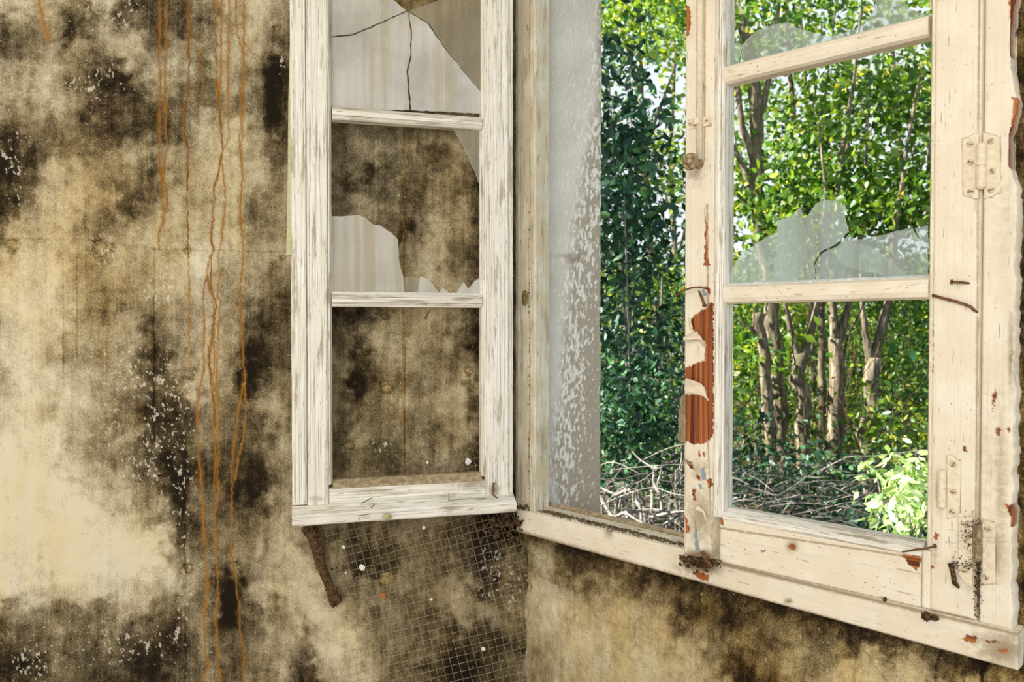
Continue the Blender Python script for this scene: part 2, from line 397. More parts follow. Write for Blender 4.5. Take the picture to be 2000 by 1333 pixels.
def crumb(mb, c, r):
    c = Vector(c); vs = [c + Vector((random.uniform(-1, 1), random.uniform(-1, 1), random.uniform(-1, 1))) * r for _ in range(6)]
    mb.add(vs, [(0, 1, 2), (0, 2, 3), (0, 3, 4), (0, 4, 1), (5, 2, 1), (5, 3, 2), (5, 4, 3), (5, 1, 4)])
def blob(mb, c, r, k=2, sq=(1, 1, 1)):
    bm = bmesh.new(); bmesh.ops.create_icosphere(bm, subdivisions=k, radius=1)
    vs = []
    for v in bm.verts:
        w = 1 + .35 * math.sin(v.co.x * 5 + c[0] * 900) * math.sin(v.co.y * 6 + c[2] * 700) + random.uniform(-.12, .12)
        vs.append((c[0] + v.co.x * r * w * sq[0], c[1] + v.co.y * r * w * sq[1], c[2] + v.co.z * r * w * sq[2]))
    mb.add(vs, [tuple(v.index for v in f.verts) for f in bm.faces]); bm.free()

# ================================================================== LEFT WALL
def lattice(rows, x0, y0, st):
    A = np.array([[float(c) for c in r.split()] for r in rows])
    def f(PX, PY):
        gx = np.clip((PX - x0) / st, 0, A.shape[1] - 1.001); gy = np.clip((PY - y0) / st, 0, A.shape[0] - 1.001)
        i = gx.astype(int); j = gy.astype(int); fx = gx - i; fy = gy - j
        fx = fx * fx * (3 - 2 * fx); fy = fy * fy * (3 - 2 * fy)
        return (A[j, i] * (1 - fx) + A[j, i + 1] * fx) * (1 - fy) + (A[j + 1, i] * (1 - fx) + A[j + 1, i + 1] * fx) * fy
    return f
# 9 pale to 0 black: mould plus painted sun patch and sash shade; a node every 50 px of the photo
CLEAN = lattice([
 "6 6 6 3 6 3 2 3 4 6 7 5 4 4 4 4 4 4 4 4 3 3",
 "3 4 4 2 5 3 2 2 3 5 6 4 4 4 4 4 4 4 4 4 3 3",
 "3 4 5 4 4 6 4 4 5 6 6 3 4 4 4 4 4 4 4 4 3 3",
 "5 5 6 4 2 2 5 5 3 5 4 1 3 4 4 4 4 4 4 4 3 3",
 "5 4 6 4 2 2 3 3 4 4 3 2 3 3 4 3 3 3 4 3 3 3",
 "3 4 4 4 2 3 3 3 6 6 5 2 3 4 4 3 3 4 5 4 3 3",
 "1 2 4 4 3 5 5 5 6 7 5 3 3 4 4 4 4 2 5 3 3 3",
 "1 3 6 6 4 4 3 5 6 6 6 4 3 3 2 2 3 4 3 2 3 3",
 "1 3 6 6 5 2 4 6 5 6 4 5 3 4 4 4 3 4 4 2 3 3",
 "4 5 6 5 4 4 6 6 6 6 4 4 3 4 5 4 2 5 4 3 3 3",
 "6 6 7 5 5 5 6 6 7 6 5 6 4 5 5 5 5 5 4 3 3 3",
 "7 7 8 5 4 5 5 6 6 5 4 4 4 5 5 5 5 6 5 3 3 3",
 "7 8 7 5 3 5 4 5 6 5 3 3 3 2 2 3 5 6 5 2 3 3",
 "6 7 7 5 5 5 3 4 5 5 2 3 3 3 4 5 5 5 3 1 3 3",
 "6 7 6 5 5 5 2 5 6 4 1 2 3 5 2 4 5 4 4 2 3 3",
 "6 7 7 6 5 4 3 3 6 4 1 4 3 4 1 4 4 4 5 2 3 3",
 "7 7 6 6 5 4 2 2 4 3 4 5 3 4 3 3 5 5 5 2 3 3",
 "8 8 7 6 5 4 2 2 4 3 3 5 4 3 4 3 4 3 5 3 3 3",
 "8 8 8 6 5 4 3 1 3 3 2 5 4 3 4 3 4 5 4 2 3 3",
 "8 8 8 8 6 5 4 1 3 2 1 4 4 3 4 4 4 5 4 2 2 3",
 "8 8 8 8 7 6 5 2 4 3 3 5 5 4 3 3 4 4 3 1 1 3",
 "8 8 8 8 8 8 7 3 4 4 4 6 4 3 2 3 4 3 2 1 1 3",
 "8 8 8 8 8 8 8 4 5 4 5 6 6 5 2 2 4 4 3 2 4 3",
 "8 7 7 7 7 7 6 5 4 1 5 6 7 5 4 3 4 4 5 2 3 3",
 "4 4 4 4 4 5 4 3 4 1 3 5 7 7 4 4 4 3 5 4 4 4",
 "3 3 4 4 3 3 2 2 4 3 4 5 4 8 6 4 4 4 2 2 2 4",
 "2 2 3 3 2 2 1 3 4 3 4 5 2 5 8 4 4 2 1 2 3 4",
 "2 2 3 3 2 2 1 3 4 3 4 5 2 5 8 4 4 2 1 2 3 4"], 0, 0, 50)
OCHRE = lattice([
 "1 3 3 1 1 1 1 1 1 5 8 6 3 2 2 2",
 "0 1 1 0 0 0 1 2 3 3 3 3 3 3 2 2",
 "0 1 2 1 0 1 2 3 3 2 2 3 4 4 2 2",
 "1 2 3 2 1 1 2 2 2 1 2 3 4 3 3 2",
 "2 3 5 4 2 2 3 3 2 1 1 3 3 3 3 2",
 "2 3 6 5 4 3 3 3 2 1 1 3 3 2 3 2",
 "4 4 6 5 4 3 3 3 2 2 3 3 4 3 3 2",
 "5 4 6 6 4 2 2 3 2 2 3 3 3 3 3 2",
 "3 3 6 5 3 2 2 3 3 3 3 3 3 3 3 2",
 "2 2 3 4 2 2 2 3 3 3 3 3 3 3 3 3",
 "1 1 2 3 2 2 2 3 3 3 3 3 3 3 3 4",
 "2 2 2 3 3 3 3 3 3 3 3 2 3 3 3 4",
 "2 2 3 3 3 3 3 3 3 3 3 2 3 3 3 4",
 "2 2 2 2 2 2 3 3 3 3 3 3 3 3 3 4"], 0, 0, 75)
STREAKS = [  # rust runs: width px, dark?, points
 (3.2, .3, [(312, -560), (312, -60), (312, 60), (311, 110), (313, 150), (311, 250), (313, 290), (311, 315), (316, 345), (316, 380), (319, 400), (319, 430), (311, 455), (310, 488)]),
 (3.0, .25, [(325, -560), (325, -60), (325, 60), (323, 150), (323, 260), (327, 285), (320, 330), (319, 345), (326, 370), (325, 410), (319, 440)]),
 (2.6, .8, [(368, -560), (368, -60), (369, 150), (364, 170), (367, 190), (359, 220), (360, 260), (366, 290), (367, 350), (365, 380), (367, 480), (368, 505)]),
 (3.4, .5, [(421, -560), (421, -60), (420, 60), (423, 130), (425, 165), (427, 200), (430, 240), (432, 265), (435, 290), (428, 330), (420, 360), (418, 400), (416, 430), (411, 465), (416, 485), (413, 500), (412, 520), (412, 560), (418, 580), (422, 600), (415, 640), (414, 660), (408, 680), (409, 715), (414, 760), (418, 790), (419, 830)]),
 (3.0, .05, [(433, -560), (433, -60), (433, 60), (431, 150), (428, 190), (430, 240)]),
 (3.0, .05, [(447, -560), (447, -60), (448, 60), (446, 150), (445, 230), (448, 265), (441, 285), (435, 292), (433, 320), (438, 350), (441, 390), (436, 430), (433, 470), (426, 500), (428, 540), (424, 580), (429, 590), (428, 640), (424, 700), (423, 760), (427, 800), (425, 850), (428, 890), (424, 920), (428, 960), (419, 1000), (421, 1060), (425, 1120), (426, 1170), (421, 1210), (425, 1260), (430, 1345)]),
 (3.2, .1, [(411, 500), (404, 530), (397, 570), (396, 600), (400, 640), (397, 680), (399, 720), (390, 760), (386, 800), (385, 850), (389, 900), (395, 960), (397, 1010), (400, 1060), (403, 1110), (406, 1140), (402, 1180), (399, 1220), (400, 1270), (408, 1300), (398, 1320), (396, 1345)]),
 (2.6, .2, [(459, -560), (459, -60), (463, 60), (468, 80), (474, 100), (477, 140), (470, 180), (470, 250), (467, 280), (470, 310), (474, 350), (469, 400), (472, 460), (476, 500), (469, 560), (470, 620), (474, 680), (478, 740), (472, 770), (464, 800), (462, 830), (456, 880), (452, 930), (453, 990), (451, 1060), (453, 1090), (460, 1130), (466, 1180), (468, 1230), (475, 1270), (474, 1345)]),
 (3.0, .05, [(476, -560), (476, -60), (476, 130), (475, 150), (477, 200), (474, 260), (470, 290), (474, 340)]),
 (2.2, .0, [(478, 740), (480, 800), (476, 860), (466, 890), (458, 940)]),
 (2.6, .05, [(414, 640), (420, 700), (416, 740), (421, 800), (415, 850), (422, 900), (418, 960)]),
 (2.4, .35, [(399, 560), (405, 540), (416, 600), (419, 650), (411, 690), (404, 720)]),
 (2.0, .0, [(368, 505), (370, 620), (371, 720)]), (1.0, .5, [(791, 238), (790, 380), (788, 560), (786, 700), (787, 850), (790, 960)]),
 (1.6, .1, [(395, 60), (395, 200)]), (6, .0, [(70, -560), (70, -60), (78, 10), (85, 45), (95, 80)]),
]
def wall_attrs(PX, PY, tone, ochre, streaks, chips):
    wx = (fbm(PX / 22, PY / 22, 4, 1) - .5) * 70; wy = (fbm(PX / 22, PY / 22, 4, 2) - .5) * 80
    cl = tone(PX + wx, PY + wy)
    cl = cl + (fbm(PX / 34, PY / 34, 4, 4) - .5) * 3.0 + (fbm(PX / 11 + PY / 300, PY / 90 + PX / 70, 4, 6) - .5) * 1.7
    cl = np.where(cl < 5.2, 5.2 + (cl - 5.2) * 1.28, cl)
    mold_shade = np.clip(1.0 - cl / 8.3, -.05, 1.08)
    och = np.clip(ochre(PX + wx, PY + wy) / 9 + (fbm(PX / 40, PY / 90, 4, 8) - .5) * .7, 0, 1)
    st = np.zeros(PX.shape); sd_ = np.zeros(PX.shape)
    for w, dk, pts in streaks:
        xs = [p[0] for p in pts]; ys = [p[1] for p in pts]
        sel = (PX > min(xs) - 14) & (PX < max(xs) + 14) & (PY > min(ys) - 6) & (PY < max(ys) + 6)
        X = PX[sel] + (fbm(PX[sel] / 7, PY[sel] / 7, 3, 12) - .5) * 6; Y = PY[sel]; d = np.full(X.shape, 99.)
        for a, b in zip(pts[:-1], pts[1:]): d = np.minimum(d, segdist(X, Y, a, b))
        ww = w * (.55 + .9 * vnoise(Y / 30, Y * 0, int(xs[0])))
        st[sel] = np.maximum(st[sel], np.maximum((1 - sstep(ww * .30, ww * .80, d)), .22 * (1 - sstep(ww * .8, ww * 2.4, d))))
        sd_[sel] = np.maximum(sd_[sel], (1 - sstep(ww * .15, ww * .6, d)) * dk * sstep(.2, .6, vnoise(Y / 45, Y * 0, int(xs[0]) + 5) + dk * .4))
    cn = fbm(PX / 4.5, PY / 7, 3, 21); zone = chips(PX, PY)
    chip = sstep(.0, .035, cn - (.87 - .22 * zone)) * .75
    return mold_shade, och, st, sd_, chip
def soft(PX, PY, cx, cy, rx, ry): return np.exp(-(((PX - cx) / rx) ** 2 + ((PY - cy) / ry) ** 2))
def chipsL(PX, PY):
    z = np.zeros(PX.shape)
    for a in [(310, 560, 60, 60), (200, 500, 50, 30), (330, 800, 60, 130), (290, 900, 60, 80), (350, 950, 25, 120), (215, 830, 30, 60), (190, 160, 60, 40), (20, 320, 30, 80), (280, 740, 90, 60), (240, 690, 30, 30), (60, 1290, 60, 50), (250, 1260, 100, 40), (360, 1130, 14, 160), (225, 20, 60, 50), (550, 120, 14, 25), (775, 382, 30, 8), (740, 880, 30, 20), (925, 900, 14, 20), (350, 1230, 20, 60), (1000, 1150, 30, 60), (960, 1120, 30, 80), (130, 860, 20, 30)]:
        z = np.maximum(z, soft(PX, PY, *a))
    return np.clip(z + .08, 0, 1)

def axis(f0, f1, lo, hi, res, coarse=.03):
    a = np.arange(lo, f0 - coarse * .5, coarse) if f0 > lo else np.array([])
    b = np.arange(f0, f1, res); c = np.arange(f1, hi - coarse * .4, coarse) if hi > f1 else np.array([])
    return np.concatenate([a, b, c, [hi]])
def grid_faces(nz, nu, keep=None, off=0):
    idx = np.arange(nz * nu).reshape(nz, nu) + off
    Q = np.stack([idx[:-1, :-1], idx[:-1, 1:], idx[1:, 1:], idx[1:, :-1]], -1)
    return Q.reshape(-1, 4) if keep is None else Q[keep]
def box_np(P, u0, u1, n0, n1, z0, z1):
    V = np.array([tuple(P.pt(u, n, z)) for z in (z0, z1) for n in (n0, n1) for u in (u0, u1)])
    Fc = np.array([[0, 1, 3, 2], [4, 6, 7, 5], [0, 4, 5, 1], [2, 3, 7, 6], [0, 2, 6, 4], [1, 5, 7, 3]]); return V, Fc

us = axis(0.0, 1.12, 0.0, 4.4, .0017); zs = axis(.55, 2.12, 0.0, 2.7, .0019)
U, Z = np.meshgrid(us, zs); PX, PY = WL.px_np(U, Z)
mold_shade, och, st, sdk, chip = wall_attrs(PX, PY, CLEAN, OCHRE, STREAKS, chipsL)  # CLEAN holds mould plus painted sun patch and sash shade
# plug holes, a crack and a peeling edge of the old wall
D = (fbm(U * 14, Z * 14, 4, 31) - .5) * .006 + (fbm(U * 120, Z * 120, 3, 33) - .5) * .0010 + chip * .0006
for hx, hy, r in [(197, 487, 19), (24, 482, 14), (367, 490, 8), (551, 503, 5), (755, 760, 8), (915, 725, 8), (683, 872, 9), (753, 1130, 14), (368, 1112, 9), (540, 55, 6), (752, 618, 5)]:
    d = np.hypot(PX - hx, (PY - hy) * 1.15) + (fbm(PX / 12, PY / 7, 3, hx) - .5) * r * 1.8
    D -= .004 * (1 - sstep(r * .4, r, d)); ring = np.exp(-((d - r) / 2.6) ** 2); mold_shade = np.where(d < r, np.minimum(mold_shade, .42) , mold_shade) + ring * .22
    och = np.where(d < r, .8, och)
for a, b in [((0, 466), (200, 470)), ((180, 470), (300, 486)), ((300, 486), (560, 492))]:
    d = segdist(PX, PY + (fbm(PX / 14, PY / 14, 3, 40) - .5) * 8, a, b); mold_shade += .10 * np.exp(-(d / 2) ** 2)
for x_, y0, y1 in [(362, 860, 1345), (124, 505, 760), (790, 230, 960), (150, 500, 700), (301, 480, 860), (745, 1240, 1345)]:
    inr = (PY > y0) & (PY < y1); d = np.abs(PX - x_ - (fbm(PY / 40, PY * 0, 2, x_) - .5) * 4); mold_shade += np.where(inr, .16 * np.exp(-(d / 1.8) ** 2), 0)
mold_shade += .5 * soft(PX, PY, 444, 1175, 13, 42) + .35 * soft(PX, PY, 480, 730, 16, 46) + .35 * soft(PX, PY, 528, 190, 18, 90)
# paler wedge: soft sunlight patch painted into the wall colour
mold_shade -= .10 * sstep(8, -8, PY - 1150 + PX * .05) * sstep(365, 340, PX) * sstep(-30, 30, PY - 870 - PX * .62)
X = WL.o.x + WL.d.x * U + WL.n.x * D; Y = WL.o.y + WL.d.y * U + WL.n.y * D
V = np.stack([X.ravel(), Y.ravel(), Z.ravel()], 1); Q = grid_faces(len(zs), len(us))
Vb, Qb = box_np(WL, 0.0, 4.4, -.30, -.012, 0, 2.7)
z8 = np.zeros(8); cat_ = lambda a: np.concatenate([a.ravel(), z8])
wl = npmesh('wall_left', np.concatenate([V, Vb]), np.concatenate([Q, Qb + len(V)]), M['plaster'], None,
            {'mold_shade': cat_(mold_shade), 'ochre': cat_(och), 'streak': cat_(st), 'streak_dark': cat_(sdk), 'chip': cat_(chip)}, smooth=False)
tag(wl, 'stained cream plaster wall with black mould and rust runs', 'wall', kind='structure')

# ================================================================== WINDOW WALL with its opening and splayed-down sill bed
Z_BOT = FR.uz(1015, 1041)[1]             # lower edge of the fixed frame
U_R = FR.u(1988, 1290); U_O = FR.u(1968, 640); U_L = .8855; Z_TOP = 2.33
NW = -.022                               # face of the plaster behind the frame's face
CLEAN_R = lattice([
 "4 3 3 4 4 4 4 4 4 4 4 4 4 4 4 4 4 4 5 5",
 "5 3 3 4 3 3 3 4 4 4 4 4 4 4 4 4 4 4 5 5",
 "6 6 5 5 3 4 3 3 3 3 4 4 4 4 4 4 4 4 5 5",
 "6 7 6 6 6 5 2 2 2 3 3 3 3 3 4 4 4 4 5 5",
 "6 6 7 6 6 6 4 4 4 3 4 3 3 2 3 4 4 4 5 5",
 "5 6 6 6 7 6 6 5 2 4 5 4 6 6 6 5 3 2 4 5",
 "5 6 6 6 6 6 6 5 1 2 4 6 6 6 7 7 7 5 4 6"], 1050, 1050, 50)
OCHRE_R = lattice([
 "4 5 6 5 4 4 4 5 6 6", "4 5 6 5 4 4 4 5 6 8", "3 6 7 5 6 5 4 4 6 9", "3 4 5 6 9 6 6 5 7 9", "2 3 4 5 4 4 6 8 8 9", "2 3 3 4 3 4 6 8 8 9"], 1050, 1000, 105)
def chipsR(PX, PY):
    line = 1041 + (PX - 1015) * .283
    z = np.exp(-((PY - line - 14) / 16.) ** 2) * .25
    for a in [(1520, 1320, 40, 40), (1400, 1240, 60, 30), (1250, 1180, 40, 40), (1600, 1260, 60, 20)]: z = np.maximum(z, .4 * soft(PX, PY, *a))
    return np.clip(z, 0, 1)
us = axis(U_R - .075, .87, -1.0, .905, .0017); us = us[us <= .905]
us = np.unique(np.concatenate([us, [U_R, U_O, U_L]])); zs = axis(.72, Z_BOT + .0, 0.0, 2.7, .0018); zs = np.unique(np.concatenate([zs, [Z_BOT, Z_TOP], np.linspace(Z_BOT, 1.9, 420)]))
U, Z = np.meshgrid(us, zs); PX, PY = FR.px_np(U, Z, NW)
farr = U < U_R - .03; PX = np.where(farr, 2030 + (U_R - .03 - U) * 1250, PX); PY = np.where(farr, 666 + (1.35 - Z) * 1250, PY)
mold_shade, och, st, sdk, chip = wall_attrs(PX, PY, CLEAN_R, OCHRE_R, [], chipsR)
line = 1041 + (PX - 1015) * .283; dl = PY - line + (fbm(PX / 30, PY / 20, 4, 50) - .5) * 40
och = np.clip(och + .45 * np.exp(-((PX - 1385) / 45) ** 2 - ((PY - 1200) / 28) ** 2), 0, 1)
crack = np.exp(-(segdist(PX + (fbm(PX / 12, PY / 12, 3, 52) - .5) * 16, PY, (1925, 1290), (1915, 1345)) / 3) ** 2)
mold_shade = mold_shade + .20 * np.exp(-(np.clip(dl, 0, 400) / 22) ** 2) + .6 * crack  # band below the frame is the sill's shadow, painted in; crack is real
side = sstep(1975, 1995, PX + (fbm(PX / 9, PY / 40, 3, 55) - .5) * 26) * (U < U_O + .03)
och = np.where(side > .2, np.clip(och + .3, 0, 1), och); mold_shade = np.where(side > .2, np.clip(mold_shade + .14 + .5 * (fbm(PX / 14, PY / 30, 4, 57) - .45), 0, 1), mold_shade)
D = NW + (fbm(U * 14, Z * 14, 4, 61) - .5) * .007 + (fbm(U * 90, Z * 90, 3, 63) - .5) * .002 - .006 * np.exp(-(np.clip(dl, 0, 400) / 18) ** 2) - .004 * crack + .004 * sstep(.5, .56, fbm(PX / 60, PY / 60, 3, 65))
X = FR.o.x + FR.d.x * U + FR.n.x * D; Y = FR.o.y + FR.d.y * U + FR.n.y * D
V = np.stack([X.ravel(), Y.ravel(), Z.ravel()], 1)
uc = (us[:-1] + us[1:]) / 2; zc = (zs[:-1] + zs[1:]) / 2
keep = ~(((uc[None, :] > U_O) & (uc[None, :] < U_L + .1)) & ((zc[:, None] > Z_BOT) & (zc[:, None] < Z_TOP)))
Q = grid_faces(len(zs), len(us), keep)
# left reveal: runs outwards from behind the jamb
U_J = FR.u(1043, 640, -.03); RD = .213
SILL_IN = FR.uz(1043, 988, -.05)[1]; 
zr = np.linspace(Z_BOT - .02, 2.4, 640); nr_ = np.linspace(-.045, -.045 - RD, 128)
NN, ZZ = np.meshgrid(nr_, zr)
Rv = Plane((FR.pt(U_J, 0, 0).x, FR.pt(U_J, 0, 0).y), (-FR.n.x, -FR.n.y), (-FR.d.x, -FR.d.y))
RPX, RPY = Rv.px_np(-NN, ZZ)
wob = (fbm(RPX / 16, RPY / 16, 4, 71) - .5)
bound = np.interp(RPY, [0, 150, 300, 450, 600, 800, 900, 1000], [1172, 1165, 1148, 1125, 1110, 1095, 1080, 1085])
chalk = sstep(14, -14, RPX - bound + wob * 30) * (.5 + .4 * fbm(RPX / 40, RPY / 50, 3, 73))
vein = fbm(RPX / 3.5, RPY / 9, 3, 75)
band = np.exp(-((RPX - bound - 18) / 34.) ** 2); chalk = np.clip(chalk + sstep(.0, .04, vein - (.74 - .24 * band)) * .95, 0, 1)
dirt = np.clip(.8 * soft(RPX, RPY, 1120, 508, 14, 8) + .35 * soft(RPX, RPY, 1090, 500, 60, 5) + .35 * sstep(1160, 1176, RPX) * sstep(500, 100, RPY) + .15 * sstep(100, 0, RPY), 0, 1) * fbm(RPX / 4, RPY / 4, 3, 77) * 1.5
DD = (fbm(NN * 160, ZZ * 160, 3, 78) - .5) * .003 + (fbm(NN * 12, ZZ * 12, 3, 79) - .5) * .006 + .001 * chalk
edge_ = np.clip(1 - (nr_[None, :] - nr_[-1]) / .014, 0, 1) ** 2 * (.008 + .006 * fbm(ZZ * 25, ZZ * 0, 3, 80)); DD = DD - edge_
Xr = FR.o.x + FR.d.x * (U_J - DD) + FR.n.x * NN; Yr = FR.o.y + FR.d.y * (U_J - DD) + FR.n.y * NN
Vr = np.stack([Xr.ravel(), Yr.ravel(), ZZ.ravel()], 1); Qr = grid_faces(len(zr), len(nr_))
boxes = [box_np(FR, U_J + .012, .98, -.045 - RD, -.05, 0, 2.7), box_np(FR, -1.0, U_O - .004, -.045 - RD, NW - .012, 0, 2.7),
         box_np(FR, U_O - .004, U_J + .012, -.045 - RD, NW - .012, 0, Z_BOT - .022), box_np(FR, U_O - .004, U_J + .012, -.045 - RD, NW - .012, Z_TOP, 2.7)]
AV = [V, Vr]; AF = [Q, Qr + len(V)]; FM = [np.zeros(len(Q)), np.ones(len(Qr))]; nb = len(V) + len(Vr)
for bv, bf in boxes: AV.append(bv); AF.append(bf + nb); nb += 8; FM.append(np.ones(6))
def al_(a, where):
    parts = [np.zeros(len(v)) for v in AV]; parts[where] = a.ravel(); return np.concatenate(parts)
wr = npmesh('wall_right', np.concatenate(AV), np.concatenate(AF), [M['plaster'], M['reveal']], None,
            {'mold_shade': al_(mold_shade, 0), 'ochre': al_(och, 0), 'streak': al_(st, 0), 'streak_dark': al_(sdk, 0), 'chip': al_(chip, 0), 'chalk': al_(chalk, 1), 'dirt': al_(dirt, 1)}, fmat=np.concatenate(FM))
tag(wr, 'tan plaster window wall with deep grey roughcast reveal', 'wall', kind='structure')

# floor and ceiling
def slab(name, pts, z0, z1, mat, label, cat):
    mb = MB(); k = len(pts); mb.add([(x, y, z0) for x, y in pts] + [(x, y, z1) for x, y in pts], [tuple(range(k))[::-1], tuple(range(k, 2 * k))] + [(i, (i + 1) % k, (i + 1) % k + k, i + k) for i in range(k)])
    return tag(mb.build(name, mat), label, cat, kind='structure')
c0 = WL.pt(4.4, 0, 0); c1 = FR.pt(.865, NW, 0); c2 = FR.pt(-1.0, NW, 0)
room = [(c0.x, c0.y), (c1.x, c1.y), (c2.x, c2.y), (c2.x, -1.2), (c0.x, -1.2)]
c3 = WL.pt(4.4, -.30, 0); c4 = FR.pt(.98, -.30, 0); c5 = FR.pt(-1.0, -.26, 0); roof = [(c3.x, c3.y), (c4.x - .06, c4.y), (c4.x, c4.y - .02), (c5.x, c5.y), (c5.x, -1.2), (c3.x, -1.2)]
slab('floor', room[::-1], -.12, 0, M['floor'], 'brown board floor of the derelict room', 'floor')
slab('ceiling', roof[::-1], 2.698, 2.85, M['ceil'], 'cream plaster ceiling of the derelict room', 'ceiling')

# ================================================================== FIXED WINDOW FRAME
fr = empty('window_1', FR.pt(.4, 0, Z_BOT), 'fixed cream painted window frame with crumbling lower rail', 'window frame', kind='structure')
Z_RT = FR.uz(1160, 1031)[1]
def gl(a, b, w, k=1.0):      # grime and painted gap shade along a pixel line
    return lambda PX, PY: k * np.exp(-(segdist(PX, PY, a, b) / w) ** 2)
def gs(x, y, rx, ry, k=1.0): return lambda PX, PY: k * soft(PX, PY, x, y, rx, ry)
mk = [('~grime', gl((1015, 990), (1400, 1082), 4, .8)), ('~grime', gl((1000, 1036), (1990, 1316), 6, .9)), ('~grime', gl((1400, 1100), (1990, 1240), 5, .9)),  # last line paints the shaded gap under the casement
      ('~grime', gs(1370, 1105, 45, 20, 1.2)), ('~grime', gs(1190, 1035, 10, 18)), ('peel', [(1355, 1120), (1372, 1118), (1385, 1128), (1382, 1136), (1365, 1132)]),
      ('blue', [(1352, 1133), (1368, 1136), (1385, 1146), (1370, 1147), (1352, 1140)]), ('peel', [(1878, 1250), (1890, 1240), (1908, 1246), (1904, 1256), (1888, 1255)]),
      ('~grime', gs(1960, 1270, 60, 40, .9)), ('~grime', gs(1920, 1250, 40, 20, .6)), ('~grime', gs(1540, 1175, 10, 6)),
      ('peel', [(1925, 1252), (1945, 1250), (1950, 1256), (1930, 1258)]), ('peel', [(1950, 1268), (1968, 1268), (1966, 1274), (1952, 1274)])]
o = panel('bottom_rail', FR, U_R, U_L - .002, Z_BOT, Z_RT, 0, -.030, M['cream'], fr, 'u', mk, seed=1)
# rebate floor and the outer strip behind it
mb = MB(); profile_beam(mb, FR, [(-.020, -.0305), (-.012, -.0305), (-.006, -.046), (-.012, -.058), (-.04, -.058), (-.04, -.0305)], (U_O, Z_RT + .012), (U_J + .004, Z_RT + .012), 'u', 60, .0012, 3)
mb.build('outer_strip', M['jamb'], fr)
mb = MB(); profile_beam(mb, FR, [(0, -.0585), (.006, -.066), (0, -.076), (-.03, -.076), (-.03, -.0585)], (U_O, Z_RT + .004), (U_J - .002, Z_RT + .004), 'u', 40, .0015, 5)
mb.build('weather_strip', M['bare'], fr)
# right jamb, flush with the casement
UJR0 = FR.u(1918, 640); UJR1 = FR.u(1983, 640)
def ragged(U, Z, PX, PY):
    e = (U - UJR1) / (UJR0 - UJR1); k = np.clip(1 - e * 4, 0, 1)
    return U + k * ((fbm(Z * 60, Z * 0, 5, 81) - .45) * .009 + .011 * np.exp(-((Z - FR.uz(1979, 290)[1]) / .035) ** 2) + .009 * np.exp(-((Z - FR.uz(1979, 70)[1]) / .06) ** 2))
mk = [('peel', [(1962, 985), (1975, 988), (1990, 983), (1988, 1000), (1984, 1028), (1976, 1030), (1973, 1010)]), ('peel', [(1968, -20), (2000, -20), (2000, 110), (1985, 105), (1975, 60)]), ('peel', [(1978, 190), (2000, 190), (2000, 335), (1988, 330), (1974, 312), (1982, 270)]), ('~grime', gs(1935, 1080, 30, 60, .9)), ('~grime', gs(1955, 950, 14, 200, .55)),
      ('~grime', gl((1918, -20), (1910, 1220), 3, .9)), ('peel', [(1938, 768), (1946, 765), (1940, 800), (1937, 820)]), ('peel', [(1944, 838), (1956, 836), (1954, 850), (1946, 852)]),  # long line paints the dark slit beside the casement as shade
      ('peel', [(1966, 838), (1972, 832), (1978, 845), (1970, 845)]), ('~grime', gs(1975, 690, 8, 90, .8)), ('~grime', gs(1930, 905, 16, 160, .28)), ('~grime', gs(1965, 420, 25, 120, .25))]
mk += [('~grime', gl(a, b, 1.5, 1.0)) for q in ([(1918, 259), (1930, 261), (1950, 267), (1954, 290), (1955, 376), (1946, 380), (1936, 386), (1921, 389)], [(1918, 1015), (1944, 1021), (1946, 1140), (1918, 1143)]) for a, b in zip(q, q[1:])]
panel('right_jamb', FR, UJR0, UJR1, Z_RT, Z_TOP - .05, 0, -.030, M['cream'], fr, 'z', mk, seed=2, edge=ragged)
# left jamb: two faces and a dirty groove between
a0, a1, a2, a3, a4 = [FR.u(x, 640) for x in (1003, 1012, 1029, 1033, 1043)]
a0 = U_L - .001; zt = Z_TOP - .05
mb = MB(); profile_beam(mb, FR, [(a0, 0), (a1, 0), (a1 - .002, -.006), (a2, -.008), (a2 - .001, -.018), (a3, -.018), (a3 - .001, -.002), (a4 + .003, -.002), (a4, -.006), (a4, -.044), (.862, -.044)], (0, Z_RT - .0), (0, zt), 'z', 160, .0008, 7)
mb.build('left_jamb', M['jamb'], fr)
mb = MB(); profile_beam(mb, FR, [(0, 0), (0, -.044), (.05, -.044), (.05, 0)], (U_R, zt), (a0, zt), 'u', 20, .0005, 8); mb.build('top_rail', M['cream'], fr)
# dirt in the groove of the left jamb and in the rebate of the lower rail
mb = MB()
for i in range(700):
    z = random.triangular(Z_RT, 1.75, 1.1) if random.random() < .5 else random.choice((1.44, 1.31, 1.25, 1.21, 1.12, 1.08, 1.52)) + random.gauss(0, .012); crumb(mb, FR.pt((a2 + a3) / 2 + random.gauss(0, .0016), -.014 + random.uniform(0, .009), z), random.uniform(.0007, .0026))
tag(mb.build('crumbled_debris', M['debris']), 'dark crumbs caught in the upright groove of the left jamb', 'debris', kind='stuff')
mb = MB()
for i in range(1300):
    u = random.uniform(U_J - .42, U_J + .02); crumb(mb, FR.pt(u, random.triangular(-.031, -.004, -.028), Z_RT - .0005 + random.uniform(0, .003)), random.uniform(.0008, .003))
for i in range(260): crumb(mb, FR.pt(U_J + random.gauss(.012, .012), random.gauss(-.012, .008), Z_RT + abs(random.gauss(0, .006))), random.uniform(.001, .0038))
tag(mb.build('crumbled_debris', M['debris']), 'brown crumbs of dirt lying along the lower rail of the frame', 'debris', kind='stuff')

